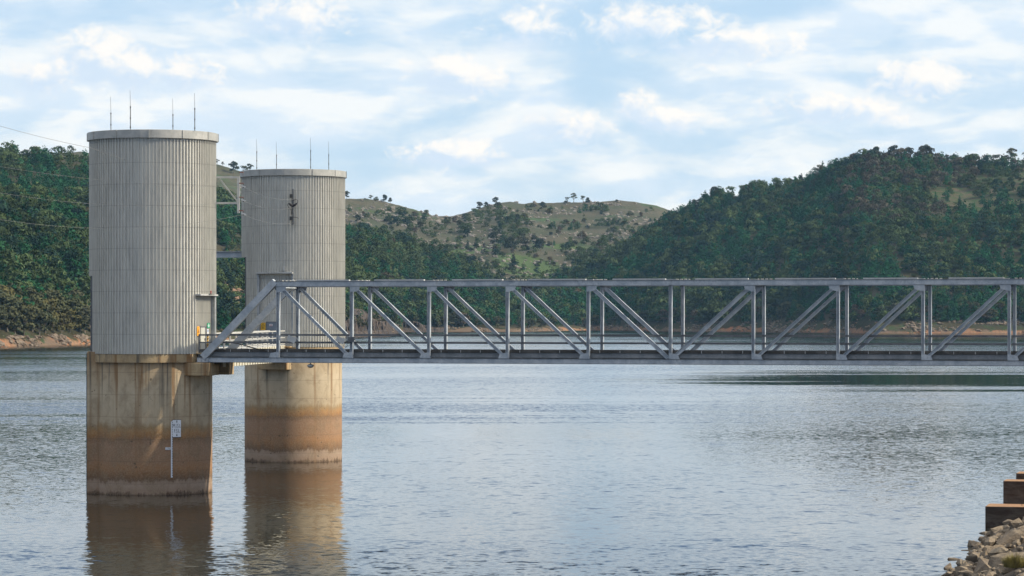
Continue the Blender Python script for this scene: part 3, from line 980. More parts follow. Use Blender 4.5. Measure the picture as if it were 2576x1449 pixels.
# shoreline gums on the near left shore
rs = random.Random(3)
for i in range(46):
    u = -60 + i * 6.6 + rs.uniform(-4, 4)
    row = i % 3
    t = (0.045, 0.085, 0.13)[row] + rs.uniform(-0.01, 0.015)
    X, D, Z = (float(a) for a in SPUR.pt(u, t))
    c = rs.choice([C_GUM, C_GUM, C_OLIVE, (0.06, 0.075, 0.045), (0.075, 0.09, 0.06)])
    h = rs.uniform(9, 15)
    tree('gum', (X, D, Z - 0.3), h, c, 'bushy grey green gum tree in the belt above the orange beach', 'gum trees above the orange beach', rs.uniform(1.0, 1.35))
for i in range(60):
    u = 1040 + i * 27 + rs.uniform(-10, 10)
    hl = LEFT if u < 1400 else RIGHT
    t = rs.uniform(0.035, 0.07) if hl is RIGHT else rs.uniform(0.03, 0.06)
    X, D, Z = (float(a) for a in hl.pt(u, t))
    c = rs.choice([C_GUM, C_DARK, (0.055, 0.065, 0.04), C_BROWN])
    tree('gum', (X, D, Z - 0.3), rs.uniform(8, 14), c, 'rounded gum tree at the far waterline seen through the bridge', 'gum trees along the far waterline', rs.uniform(1.0, 1.3))
for i in range(150):
    for _ in range(40):
        u, t = rs.uniform(880, 1720), rs.uniform(0.3, 0.97)
        X, D, Z = (float(a) for a in GRASS.pt(u, t))
        if rs.random() < (0.5 if u < 1100 else 0.6): break
    kd = rs.choice(['bush', 'bush', 'gum'])
    tree(kd, (X, D, Z - 0.2), rs.uniform(3, 7.5) if kd == 'bush' else rs.uniform(6, 11), rs.choice([C_DARK, C_DARK, C_GUM, C_BROWN]),
         'dark scrub tree scattered over the open grassy slope' if kd == 'gum' else 'low dark bush scattered over the open grassy slope', 'scrub on the grassy slope', rs.uniform(0.9, 1.2))


for i in range(34):
    u = 838 + i * 8.6 + rs.uniform(-5, 5)
    t = rs.uniform(0.012, 0.075)
    X, D, Z = (float(a) for a in LEFT.pt(u, t))
    tree(rs.choice(['gum', 'bush', 'gum']), (X, D, Z + (2.0 if t < .03 else 0)), rs.uniform(4, 10), rs.choice([C_DARK, C_GUM, (0.05, 0.06, 0.035)]),
         'dark bushy growth on and above the quarried rock face', 'growth around the quarried rock face', rs.uniform(0.8, 1.1))

for i in range(16):
    u = 1400 + i * 13 + rs.uniform(-7, 7)
    X, D, Z = (float(a) for a in RIGHT.pt(u, rs.uniform(-0.004, 0.02)))
    tree('bare', (X, D, max(Z, -.4) - .2), rs.uniform(5, 9.5), C_BROWN, 'dead grey tree standing at the flooded far waterline', 'dead trees at the far waterline', 1.1)
for i in range(46):
    u, t = rs.uniform(2080, 2600), rs.uniform(0.56, 0.97)
    X, D, Z = (float(a) for a in RIGHT.pt(u, t))
    tree('pine', (X, D, Z - .2), rs.uniform(9, 16), rs.choice([C_PINE, C_DARK, (0.022, 0.055, 0.030)]), 'dark upright pine standing out on the upper slope of the wooded ridge', 'pines on the upper slope of the wooded ridge', rs.uniform(.8, 1.1))

# stones
ICO_V = None
bm = bmesh.new(); bmesh.ops.create_icosphere(bm, subdivisions=1, radius=1.0)
ICO_V = np.array([v.co[:] for v in bm.verts]); ICO_F = np.array([[v.index for v in f.verts] for f in bm.faces]); bm.free()


def stones(name, X, Y, Z, size, label, cat, material, seed, flat=0.7):
    r = np.random.default_rng(seed)
    out = []
    for i in range(len(X)):
        v = ICO_V * (1 + 0.55 * (r.random((len(ICO_V), 1)) - 0.5))
        v = v * (size[i] * r.uniform(.7, 1.4), size[i] * r.uniform(.7, 1.2), size[i] * flat * r.uniform(.6, 1.2))
        a = r.random() * 6.283; ca, sa = math.cos(a), math.sin(a)
        w = np.stack([v[:, 0] * ca - v[:, 1] * sa + X[i], v[:, 0] * sa + v[:, 1] * ca + Y[i], v[:, 2] + Z[i] + size[i] * 0.15], -1)
        out.append(w[ICO_F].reshape(-1, 3))
    o = np_mesh(name, np.concatenate(out), 3, material)
    return tag(o, label, cat, kind='stuff')


r_ = np.random.default_rng(7)
pts = [SPUR.pt(r_.uniform(-200, 240, 520), r_.uniform(0.0, 0.035, 520)), LEFT.pt(r_.uniform(870, 1500, 900), r_.uniform(0.0, 0.03, 900)),
       RIGHT.pt(r_.uniform(1480, 2700, 2200), r_.uniform(0.0, 0.045, 2200))]
X, D, Z = (np.concatenate([p[k] for p in pts]) for k in range(3))
k = fbm(X / 14, D / 10, 3, 5) > 0.54
X, D, Z = X[k], D[k], Z[k]
stones('shore_rocks', X, D, Z, r_.uniform(0.3, 1.0, len(X)) ** 2 * 1.7 + 0.25, 'tan and brown rocks strewn along the far waterline', 'rocks', M['shrock'], 3)
X, D, Z = GRASS.pt(r_.uniform(600, 1750, 5200), r_.uniform(0.25, 1.0, 5200))
k = fbm(X / 35, D / 45, 3, 15) > 0.50
X, D, Z = X[k], D[k], Z[k]
stones('hillside_rocks', X, D, Z, r_.uniform(0.3, 1.0, len(X)) ** 2 * 2.6 + 0.7, 'grey boulders strewn over the grassy hill', 'rocks', M['hillrock'], 4)

# ------------------------------------------------------------------ towers
T1 = Vector(((384.5 - 1288) / FPX * 233, 233, 0))
T2 = Vector(((738 - 1288) / FPX * 284, 284, 0))
RB, RD, RC = 4.955, 5.16, 5.44
DV = Vector((0.966, -0.2585, 0)).normalized()      # along the bridge
NV = Vector((0.2585, 0.966, 0)).normalized()       # across the bridge, away from the camera
ZUP = Vector((0, 0, 1))


def e_dir(phi): return Vector((math.sin(phi), -math.cos(phi), 0))
def t_dir(phi): return Vector((math.cos(phi), math.sin(phi), 0))


def clad_ring(mb, c, r, z0, z1, skips):
    """ribbed sheet wall; skips = list of angle ranges left open"""
    n = 113
    da = 2 * math.pi / n
    prof = [(0.0, 0.0), (0.76, 0.0), (0.80, 0.125), (0.96, 0.125)]
    pts = []
    for i in range(n):
        for f, dr in prof:
            pts.append(((i + f) * da - math.pi, r + dr))
    m = len(pts)

    def inside(a):
        for s0, s1 in skips:
            for k in (-2 * math.pi, 0, 2 * math.pi):
                if s0 < a + k < s1: return True
        return False
    for i in range(m):
        a, ra = pts[i]; b, rb = pts[(i + 1) % m]
        if i == m - 1: b += 2 * math.pi
        if inside((a + b) / 2): continue
        p, q = c + e_dir(a) * ra, c + e_dir(b) * rb
        mb.quad(p + ZUP * z0, q + ZUP * z0, q + ZUP * z1, p + ZUP * z1)
    return mb


def flat_clad(mb, o, right, w, z0, z1, outd, pitch=0.26, holes=()):
    """flat ribbed sheet from o along right, w wide, front towards outd"""
    prof = []
    x_ = 0.0
    while x_ < w - 1e-6:
        prof += [(x_, 0.0), (min(w, x_ + pitch * .78), 0.0), (min(w, x_ + pitch * .82), 0.10), (min(w, x_ + pitch * .97), 0.10)]
        x_ += pitch
    prof.append((w, 0.0))
    for (a, da), (b, db) in zip(prof, prof[1:]):
        if b - a < 1e-5: continue
        p, q = o + right * a + outd * da, o + right * b + outd * db
        za = z0
        for h0, h1, ht in holes:
            if a > h0 - 1e-6 and b < h1 + pitch: za = ht if (a + b) / 2 < h1 else za
        mb.quad(p + ZUP * za, q + ZUP * za, q + ZUP * z1, p + ZUP * z1)
    return mb


def make_tower(c, label, ztop, zcap, znotch, xnotch, alc, seam0, rib):
    t = thing('intake_tower', c, label, 'tower', 'twin intake towers in the lake')
    phi, o1, o2, b, zl = alc
    z0 = 11.58
    # concrete shaft
    MB().lathe(c, [(RB, -6), (RB, 10.9)], 128).build('shaft', M['conc'], t, True)
    # ring beam under the cladding
    a_n = math.asin(min(1, xnotch / RD))
    MB().lathe(c, [(RB - .3, 10.88), (RD + .02, 10.88), (RD + .02, 11.56), (RB - 1.2, 11.56)], 128).build('ring_beam', M['conc_plain'], t)
    # cladding
    rk = math.sqrt
    aa, ab = phi + math.asin(o1 / RD), phi + math.asin(o2 / RD)
    notch = (-math.pi + a_n + 0.0, -a_n)          # left side, open between -180+a and -a
    mb = MB()
    clad_ring(mb, c, RD, znotch, zcap + .1, [])
    if zl < znotch:
        clad_ring(mb, c, RD, zl, znotch, [notch])
        clad_ring(mb, c, RD, z0, zl, [notch, (aa, ab)])
    # closing wall inside the notch
    xn = -RD * math.sin(a_n)
    yn = RD * math.cos(a_n)
    mb.quad(c + Vector((xn, yn, z0)), c + Vector((xn, -yn, z0)), c + Vector((xn, -yn, znotch)), c + Vector((xn, yn, znotch)))
    mb.build('cladding', M['clad'], t)
    # underside of the overhanging part; dark posts put in for the notch's shaded side
    g = MB()
    g.box(c + Vector((xn - .20, -yn - .05, z0 - .02)), c + Vector((xn - .004, -yn + .22, znotch)))
    g.box(c + Vector((xn - .34, yn - .22, z0 - .02)), c + Vector((xn - .004, yn + .05, znotch)))
    g.build('notch_post', M['rail'], t)
    sof = MB(); n = 24
    arc = [c + e_dir(-math.pi + a_n + (math.pi - 2 * a_n) * k / n) * RD + ZUP * (znotch + .01) for k in range(n + 1)]
    sof.add(arc, [tuple(range(n + 1))]); sof.build('soffit', M['dark'], t)
    # roof cap with standing seams
    cap = MB()
    cap.lathe(c, [(RD - .2, zcap), (RC, zcap), (RC, ztop), (RC - .12, ztop + .03), (0.02, ztop + .12)], 96)
    cb = cap.build('roof_cap', M['cap'], t)
    sm = MB()
    for k in range(12):
        a = R(seam0 + 30 * k)
        sm.obox(c + e_dir(a) * (RC + .02) + ZUP * (zcap + ztop) / 2, t_dir(a) * .03, e_dir(a) * .03, ZUP * ((ztop - zcap) / 2 + .02))
    sm.build('seam', M['cap'], cb)
    # door recess
    e_, tt = e_dir(phi), t_dir(phi)
    wl = c + e_ * b + tt * o1
    av = MB()
    flat_clad(av, wl, tt, o2 - o1, z0, zl, e_, holes=())
    av.build('recess_wall', M['clad'], t)
    jb = MB()
    for o_, sgn in ((o1, -1), (o2, 1)):
        r0 = rk(RD * RD - o_ * o_)
        jb.obox(c + tt * (o_ + sgn * .05) + e_ * ((b - .1 + r0 + .06) / 2) + ZUP * (z0 + zl) / 2, tt * .05, e_ * ((r0 + .16 - b) / 2), ZUP * ((zl - z0) / 2 - .002))
    jb.build('jamb', M['steel'], t)
    lt = MB()
    r0 = rk(RD * RD - max(o1 * o1, o2 * o2)) if False else RD
    lt.obox(c + tt * (o1 + o2) / 2 + e_ * ((b + RD) / 2 + .0) + ZUP * (zl + .02), tt * ((o2 - o1) / 2 + .16), e_ * ((RD - b) / 2 + .03), ZUP * .06)
    lt.build('lintel', M['plate'], t)
    fl = MB()
    fl.obox(c + tt * (o1 + o2) / 2 + e_ * (b + .5) + ZUP * (z0 + .04), tt * ((o2 - o1) / 2 + .1), e_ * 0.9, ZUP * .05)
    fl.build('threshold', M['conc_plain'], t)
    if rib:
        rb = MB()
        rb.box(c + Vector((-5.10, -2.72, -6)), c + Vector((-4.05, 2.72, 11.75)))
        rb.build('gate_slot_pilaster', M['conc'], t, bevel=0.05)
        gg = MB(); gg.box(c + Vector((-5.17, -2.60, -2)), c + Vector((-5.103, -2.2, 11.6)))
        gg.build('guide_rail', M['dark'], t)
    return t


PHI_B = math.atan2(DV.x, -DV.y)
A1 = (PHI_B, -2.2, 1.5, 4.55, 16.43)
A2 = (R(-17), -1.85, 1.75, 4.42, 19.0)
tw1 = make_tower(T1, 'nearer tall round ribbed zinc tower on a stained concrete shaft with a level gauge', 29.95, 29.30, 18.03, 4.69, A1, 4, True)
tw2 = make_tower(T2, 'farther round ribbed zinc tower on a stained concrete shaft, joined by the white footbridge', 29.42, 28.80, 20.66, 4.48, A2, -4.7, False)

# corbels
cm = MB()
for o in (-2.35, 2.2):
    a = T1 + NV * o
    cm.obox(a + DV * 4.55 + ZUP * 10.32, DV * 1.62, NV * (0.62 if o < 0 else 0.6), ZUP * 0.53)
cm.obox(T1 + DV * 4.6 + NV * -0.08 + ZUP * 10.22, DV * 0.75, NV * 1.68, ZUP * 0.45)
cm.build('corbel', M['conc_plain'], tw1, bevel=0.04)
sg = MB()
for o in (-2.4, 2.4):
    sg.obox(T1 + NV * o + DV * 5.55 + ZUP * 10.865, DV * .28, NV * .25, ZUP * .012)
sg.build('bearing_pad', M['dark'], tw1)
c2 = MB()
ph2 = A2[0]
c2.obox(T2 + e_dir(ph2) * 5.1 + t_dir(ph2) * 0.0 + ZUP * 9.95, e_dir(ph2) * 0.75, t_dir(ph2) * 1.6, ZUP * 0.62)
c2.build('corbel', M['conc_plain'], tw2, bevel=0.04)

# doors
def wall_pt(T, A, o, z, out): return T + e_dir(A[0]) * (A[3] + out) + t_dir(A[0]) * o + ZUP * z


d1 = MB(); e_, t_ = e_dir(A1[0]), t_dir(A1[0])
d1.obox(wall_pt(T1, A1, -.48, 12.72, .09), t_ * .46, e_ * .03, ZUP * 1.02)
dd1 = d1.build('door', M['door'], tw1)
h_ = MB(); h_.obox(wall_pt(T1, A1, -.12, 12.75, .15), t_ * .03, e_ * .03, ZUP * .1); h_.build('handle', M['dark'], dd1)
f1 = MB(); f1.obox(wall_pt(T1, A1, .16, 12.74, .075), t_ * .17, e_ * .03, ZUP * 1.04)  # wide upright is a dark panel standing in for the unlit door opening
f1.obox(wall_pt(T1, A1, -.35, 13.80, .075), t_ * .72, e_ * .04, ZUP * .05); f1.build('door_frame', M['rail'], tw1)
d2 = MB(); e2, t2 = e_dir(A2[0]), t_dir(A2[0])
d2.obox(wall_pt(T2, A2, -.58, 12.85, .09), t2 * .52, e2 * .03, ZUP * 1.22)
dd2 = d2.build('door', M['doorg'], tw2)
s_ = MB(); s_.obox(wall_pt(T2, A2, -.62, 13.78, .135), t2 * .17, e2 * .01, ZUP * .11); pl = s_.build('door_plate', M['signw'], dd2)
f2 = MB()
f2.obox(wall_pt(T2, A2, -1.13, 12.87, .08), t2 * .028, e2 * .05, ZUP * 1.26)
f2.obox(wall_pt(T2, A2, -.03, 12.87, .08), t2 * .028, e2 * .05, ZUP * 1.26)
f2.obox(wall_pt(T2, A2, -.58, 14.10, .08), t2 * .515, e2 * .05, ZUP * .028)
f2.build('door_frame', M['rail'], tw2)
s_ = MB(); s_.obox(wall_pt(T2, A2, -.62, 13.71, .148), t2 * .15, e2 * .002, ZUP * .025)
s_.obox(wall_pt(T2, A2, -.62, 13.81, .148), t2 * .10, e2 * .002, ZUP * .03)
tag(s_.build('door_notice', M['red'], dd2))


# warning and information signs
def sign_thing(name, T, A, o, z, w, h, material, label, out=.12):
    e_, t_ = e_dir(A[0]), t_dir(A[0])
    t = thing(name, wall_pt(T, A, o, z, out), label, 'sign')
    b = MB(); b.obox(wall_pt(T, A, o, z, out), t_ * w / 2, e_ * .015, ZUP * h / 2)
    b.build('panel', material, t)
    return t, e_, t_


ws, e_, t_ = sign_thing('warning_sign', T2, A2, -1.48, 13.66, .50, .74, M['yellow'], 'yellow warning sign with black triangle beside the grey tower door', .10)
k = MB(); c_ = wall_pt(T2, A2, -1.48, 13.79, .12)
tri = lambda s, off: [c_ + e_ * off + t_ * (-.2 * s) - ZUP * .13 * s, c_ + e_ * off + t_ * (.2 * s) - ZUP * .13 * s, c_ + e_ * off + ZUP * .21 * s]
o_, i_ = tri(1, 0), tri(.72, 0)
for a in range(3):
    b = (a + 1) % 3
    k.quad(o_[a], o_[b], i_[b], i_[a])
k.obox(c_ + ZUP * .0, t_ * .017, e_ * .002, ZUP * .06); k.obox(c_ - ZUP * .085, t_ * .017, e_ * .002, ZUP * .015)
for zz in (.24, .29, .34):
    k.obox(c_ - ZUP * zz, t_ * .15, e_ * .002, ZUP * .013)
k.build('symbol', M['ink'], ws)
os_, e_, t_ = sign_thing('warning_sign', T1, A1, -1.62, 13.45, .55, .78, M['orange'], 'orange warning sign left of the pale door of the near tower', .14)
k = MB(); c_ = wall_pt(T1, A1, -1.62, 13.42, .16)
o_, i_ = tri(.9, 0), tri(.62, 0)
for a in range(3):
    b = (a + 1) % 3
    k.quad(o_[a], o_[b], i_[b], i_[a])
k.obox(c_ + ZUP * .0, t_ * .017, e_ * .002, ZUP * .05)
k.build('symbol', M['ink'], os_)
gs, e_, t_ = sign_thing('information_sign', T1, A1, .72, 13.90, .62, .42, M['green'], 'green sign with white lettering right of the pale tower door', .14)
k = MB(); c_ = wall_pt(T1, A1, .72, 13.90, .157)
for zz, w in ((.12, .10), (.02, .20), (-.09, .17)):
    for q in (-1, 1):
        k.obox(c_ + ZUP * zz + t_ * q * w * .52, t_ * w * .46, e_ * .002, ZUP * .03)
k.build('lettering', M['signw'], gs)
bs, e_, t_ = sign_thing('information_sign', T1, A1, .55, 13.42, .30, .42, M['signw'], 'white sign with blue disc below the green sign', .14)
k = MB(); c_ = wall_pt(T1, A1, .55, 13.46, .157)
k.add([c_ + t_ * .09 * math.cos(a * .524) + ZUP * .09 * math.sin(a * .524) for a in range(12)], [tuple(range(12))])
k.build('symbol', M['blue'], bs)
st = thing('striped_post', wall_pt(T1, A1, .50, 11.64, .16), 'yellow and black striped post beside the pale tower door', 'post')
k = MB(); k.obox(wall_pt(T1, A1, .50, 12.40, .16), t_ * .06, e_ * .03, ZUP * .76); k.build('post', M['yellow'], st)
k = MB()
for q in range(6):
    k.obox(wall_pt(T1, A1, .50, 11.8 + q * .25, .16), t_ * .062 + ZUP * .03, e_ * .032, ZUP * .05)
k.build('stripe', M['ink'], st)
rl = thing('alarm_lamp', T1 + e_dir(R(67)) * 5.2 + ZUP * 16.8, 'small red alarm lamp above the near tower doorway', 'lamp')
k = MB(); a = R(72); cc = T1 + e_dir(a) * 5.27 + ZUP * 16.72
k.lathe(cc, [(0.01, -.15), (.08, -.15), (.085, .06), (.05, .10), (.01, .11)], 12); k.build('lens', M['red'], rl)
k = MB(); k.obox(T1 + e_dir(a) * 5.22 + ZUP * 16.53, t_dir(a) * .14, e_dir(a) * .1, ZUP * .02); k.build('bracket', M['dark'], rl)
vl = MB(); a = R(-6); vl.obox(T2 + e_dir(a) * 5.25 + ZUP * 19.45, t_dir(a) * .13, e_dir(a) * .07, ZUP * .2)
vb = vl.build('vent_cover', M['white'])
tag(vb, 'small white box above the doorway of the farther tower', 'wall box')

# lightning rods
RODS1 = [(279, 330, 243, 'first of four thin rods on the nearer tower roof, at its far left'), (328, 327, 228, 'second thin rod from the left on the nearer tower roof, taller'),
         (435, 326, 248, 'third thin rod from the left on the nearer tower roof, shorter'), (490, 329, 234, 'last thin rod on the right of the nearer tower roof')]
RODS2 = [(646, 421, 350, 'first thin rod on the farther tower roof, above its left edge'), (695.5, 421, 357, 'second thin rod from the left on the farther tower roof, shortest'),
         (781.5, 420, 346, 'third thin rod from the left on the farther tower roof, tallest'), (827, 421, 356, 'last thin rod on the right of the farther tower roof')]
for T, rods, zt in ((T1, RODS1, 29.95), (T2, RODS2, 29.42)):
    for (u, vb_, vt, lab) in rods:
        front = lab.startswith(('second', 'third'))
        dx = (u - (384.5 if T is T1 else 738)) / (FPX / T.y)
        dy = math.sqrt(max(0.1, 5.2 ** 2 - dx * dx)) * (-1 if T is T1 and (u in (328, 490)) or T is T2 and u in (646, 781.5) else 1)
        if abs(dx) > 4.8: dy = 0.5
        D = T.y + dy
        x0, z1 = (u - 1288) / FPX * D, EYE + (HV - vt) / FPX * D
        t = thing('lightning_rod', (x0, D, zt), lab, 'rod', 'lightning rods on the tower roofs')
        zb = zt + 0.0
        zm = zb + (z1 - zb) * 0.60
        MB().tube([(x0, D, zb), (x0, D, zm)], 0.035, 6).build('mast', M['dark'], t)
        MB().tube([(x0, D, zm), (x0 - .03, D, z1)], [0.018, 0.012], 5).build('tip', M['rail'], t)
        cl = MB()
        for f in (.12, .5, .97):
            cl.tube([(x0, D, zb + (zm - zb) * f - .06), (x0, D, zb + (zm - zb) * f + .06)], 0.055, 6)
        cl.build('clamp', M['dark'], t)

# ------------------------------------------------------------------ truss bridge
SN = [11.99, 18.31, 24.85, 31.41, 38.05, 44.71, 51.3, 57.94, 64.5, 71.05, 77.6]
S0, S1 = 5.35, 84.2
ZT0, ZT1, ZB0, ZB1 = 17.10, 17.55, 10.88, 11.31
BO = T1
def B(s, o, z): return BO + DV * s + NV * o + ZUP * z


br = thing('truss_bridge', B(S0, 0, ZB0), 'long grey steel truss bridge reaching the nearer tower', 'bridge')
for sd, o in (('near', -2.4), ('far', 2.4)):
    out = -1 if o < 0 else 1
    tc = MB()
    tc.bar(B(SN[0] - .35, o, (ZT0 + ZT1) / 2), B(SN[-1] + .35, o, (ZT0 + ZT1) / 2), .30, ZT1 - ZT0 - .05, NV)
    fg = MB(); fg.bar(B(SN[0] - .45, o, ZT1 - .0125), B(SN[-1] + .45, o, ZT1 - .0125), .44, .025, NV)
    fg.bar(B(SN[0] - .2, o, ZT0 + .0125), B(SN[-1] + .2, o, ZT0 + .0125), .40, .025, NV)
    tcb = tc.build('top_chord', M['steel'], br); fg.build('flange', M['rail'], tcb)  # darker flange steel: shade along the edges put into the colour, with dirt
    bc = MB()
    bc.bar(B(S0 - .4, o, (ZB0 + ZB1) / 2), B(S1, o, (ZB0 + ZB1) / 2), .30, ZB1 - ZB0 - .05, NV)
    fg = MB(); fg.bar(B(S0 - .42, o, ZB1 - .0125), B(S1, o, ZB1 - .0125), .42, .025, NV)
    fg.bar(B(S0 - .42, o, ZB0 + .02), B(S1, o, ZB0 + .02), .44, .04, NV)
    for q in range(4):
        bc.obox(B(S0 - .36 + q * .33, o + out * .17, (ZB0 + ZB1) / 2), DV * .012, NV * .05, ZUP * (ZB1 - ZB0 - .06) / 2)
    bcb = bc.build('bottom_chord', M['steel'], br); fg.build('flange', M['rail'], bcb)  # same dark flange colour, carrying edge shade and dirt
    for i, s in enumerate(SN):
        v = MB()
        v.ibeam(B(s, o, ZB0 + .05), B(s, o, ZT0 + .02), .33, .24, NV, .028, .03)
        v.build('vertical', M['steel'], br)
    segs = [(SN[i], ZT0 + .12, SN[i + 1], ZB1 - .1) for i in range(5)] + [(SN[i], ZB1 - .1, SN[i + 1], ZT0 + .12) for i in range(5, 10)]
    for (sa, za, sb, zb) in segs:
        d = MB()
        L = math.hypot(sb - sa, zb - za); ds, dz = (sb - sa) / L, (zb - za) / L
        wd = .24 if abs(sa - 38.05) > .1 and abs(sa - 44.71) > .1 else .30
        d.ibeam(B(sa + ds * .25, o, za + dz * .25), B(sb - ds * .25, o, zb - dz * .25), .27, wd, NV, .03, .03)
        d.build('diagonal', M['steel'], br)
    for (sa, za, sb, zb) in ((S0 + .1, ZB1 + .0, SN[0] - .25, ZT1 - .03), (S1 - .3, ZB1, SN[-1] + .25, ZT1 - .03)):
        d = MB(); d.bar(B(sa, o, za), B(sb, o, zb), .46, .56, NV); d.build('end_post', M['steel'], br)
    for i, s in enumerate(SN):
        sgn = 1 if i < 5 else -1
        for zz, k in ((ZT0, -1), (ZB1, 1)):
            kk = sgn if zz == ZT0 else -sgn
            if i == 5 and zz == ZT0: continue
            pts_ = [B(s - kk * .1, o + out * .16, zz - k * .02), B(s + kk * .75, o + out * .16, zz - k * .02), B(s + kk * .62, o + out * .16, zz + k * .36), B(s - kk * .1, o + out * .16, zz + k * .5)]
            q2 = [p - NV * out * .02 for p in pts_]
            gp = MB(); gp.add(pts_ + q2, [(0, 1, 2, 3), (7, 6, 5, 4), (0, 4, 5, 1), (1, 5, 6, 2), (2, 6, 7, 3), (3, 7, 4, 0)])
            gp.build('gusset_plate', M['steel'], br)
    bo = MB()
    for i in range(len(SN) - 1):
        sa, sb = SN[i], SN[i + 1]; w = sb - sa
        f0, f1_ = (.30, .94) if i % 3 else (.26, .97)
        cp = MB(); cp.obox(B(sa + w * (f0 + f1_) / 2, o, ZT1 + .055), DV * w * (f1_ - f0) / 2, NV * .19, ZUP * .055)
        cp.build('cover_plate', M['plate'], br)
        for q in range(7):
            for y_ in (-.12, .0, .12):
                bo.obox(B(sa + w * (.06 + q * .026 + .01 * ((i * 7 + q) % 2)), o + y_, ZT1 + .035), DV * .035, NV * .035, ZUP * .035)
    bo.build('bolt', M['white'], br)
    for z_, r_w in ((13.14, .13), (12.52, .12)):
        rl_ = MB(); rl_.bar(B(S0 - .35, o - out * .24, z_), B(S1, o - out * .24, z_), .06, r_w, NV)
        rl_.build('rail', M['rail'], br)
    ed = MB(); ed.obox(B((S0 + S1) / 2, o - out * .38, 11.55), DV * ((S1 - S0) / 2 + .3), NV * .14, ZUP * .19)
    ed.build('deck_girder', M['steel_dark'], br)
    cb_ = MB(); cb_.obox(B((S0 + S1) / 2, o - out * .30, 11.865), DV * ((S1 - S0) / 2 + .3), NV * .16, ZUP * .105)
    kb = cb_.build('kerb', M['curb'], br)
    jt = MB(); s = S0 + .8
    while s < S1:
        jt.obox(B(s, o + out * -.13, 11.86), DV * .02, NV * .025, ZUP * .1); s += 1.64
    jt.build('kerb_bracket', M['plate'], kb)
    ps = MB(); ps.obox(B(S0 - .36, o - out * .24, 12.2), DV * .05, NV * .05, ZUP * 1.0); ps.build('rail_post', M['rail'], br)
dk = MB(); dk.obox(B((S0 + S1) / 2, 0, 11.80), DV * ((S1 - S0) / 2 + .3), NV * 1.9, ZUP * .06); dk.build('deck', M['curb'], br)
for s in [S0] + SN + [S1 - .2]:
    f = MB(); f.ibeam(B(s, -2.2, 11.15), B(s, 2.2, 11.15), .2, .4, DV, .025, .02); f.build('floor_beam', M['steel'], br)
for s in SN:
    f = MB(); f.ibeam(B(s, -2.2, ZT0 + .22), B(s, 2.2, ZT0 + .22), .18, .3, DV, .025, .02); f.build('top_strut', M['steel'], br)
lb = MB()
for i in range(len(SN) - 1):
    lb.bar(B(SN[i], -2.2, ZT0 + .10), B(SN[i + 1], 2.2, ZT0 + .10), .09, .06, NV)
lb.build('top_bracing', M['steel'], br)
pt_ = MB()
pt_.obox(B(SN[0] - .30, 0, ZT0 + .0), DV * .14 + ZUP * .12, NV * 2.15, ZUP * .22 - DV * .18)
pt_.build('portal_beam', M['steel'], br)
ab_ = MB()
ab_.obox(B(S1 + 1.2, 0, 7.8), DV * 1.8, NV * 3.4, ZUP * 3.04)
ab = ab_.build('bridge_abutment', M['conc_plain'], None)
tag(ab, 'concrete abutment carrying the shore end of the truss bridge', 'abutment', kind='structure')

# fittings on the bridge
def floodlight(s, z, label):
    t = thing('floodlight', B(s, -2.5, z), label, 'floodlight', 'floodlights on the bridge railing')
    k = MB(); k.obox(B(s, -2.62, z), DV * .34 - ZUP * .16, NV * .05 - DV * .02, ZUP * .2 + DV * .1); k.build('lamp_housing', M['plate'], t)
    k = MB(); k.tube([B(s + .22, -2.6, z + .16), B(s + .45, -2.6, z + .10), B(s + .58, -2.6, z - .10)], .035, 6)
    k.build('bracket', M['white'], t)
    k = MB(); k.tube([B(s + .58, -2.58, z - .1), B(s + .60, -2.5, z - .45), B(s + .35, -2.4, z - .6)], .02, 5); k.build('cord', M['dark'], t)
    return t


floodlight(13.2, 12.80, 'grey floodlight on the rail just past the first bridge post')
floodlight(17.4, 12.75, 'grey floodlight on the rail beside the black junction box')
t = thing('junction_box', B(18.31, -2.62, 12.75), 'dark junction box with wires clamped on a bridge post', 'box')
k = MB(); k.obox(B(18.33, -2.68, 12.80), DV * .26, NV * .12, ZUP * .19); k.build('box', M['rail'], t)
k = MB(); k.obox(B(18.33, -2.68, 13.01), DV * .30, NV * .15, ZUP * .015); k.build('lid', M['plate'], t)
k = MB()
k.tube([B(18.1, -2.7, 12.75), B(17.9, -2.75, 12.55), B(17.7, -2.7, 12.3), B(17.95, -2.7, 12.15)], .022, 5)
k.tube([B(18.55, -2.7, 12.85), B(18.75, -2.75, 12.7), B(18.72, -2.7, 12.4)], .022, 5)
k.build('cord', M['dark'], t)
k = MB(); k.tube([B(8.1, -2.5, 12.50), B(8.6, -2.5, 12.42), B(9.4, -2.5, 12.2), B(10.2, -2.5, 12.0), B(10.7, -2.5, 11.95)], .05, 6)
tag(k.build('cable', M['dark']), 'thick black cable sagging from the bridge rail to the kerb', 'cable')
lp = thing('hanging_lamp', B(14.7, -2.2, 10.86), 'round pale lamp hanging under the bridge chord in front of the farther shaft', 'lamp')
k = MB(); k.lathe(B(14.7, -2.2, 10.62), [(0.01, -.16), (.16, -.13), (.27, -.02), (.28, .08), (.12, .15), (.01, .16)], 20); k.build('lamp_shade', M['plate'], lp, True)
k = MB(); k.tube([B(14.7, -2.2, 10.75), B(14.7, -2.2, 10.885)], .04, 8); k.build('stem', M['dark'], lp)

# ------------------------------------------------------------------ white footbridge to the far tower
fa = Vector((-24.0, 235.2, 0)); fb = T2 + e_dir(A2[0]) * 5.3 + t_dir(A2[0]) * 1.15
fv = (fb - fa); fl_ = fv.length; fv.normalize(); fs = Vector((fv.y, -fv.x, 0))
fw = thing('footbridge', (fa.x, fa.y, 11.5), 'narrow white footbridge with railings leading to the farther tower', 'footbridge')
W = 1.5
def F(q, o, z): return fa + fv * q - fs * o + ZUP * z


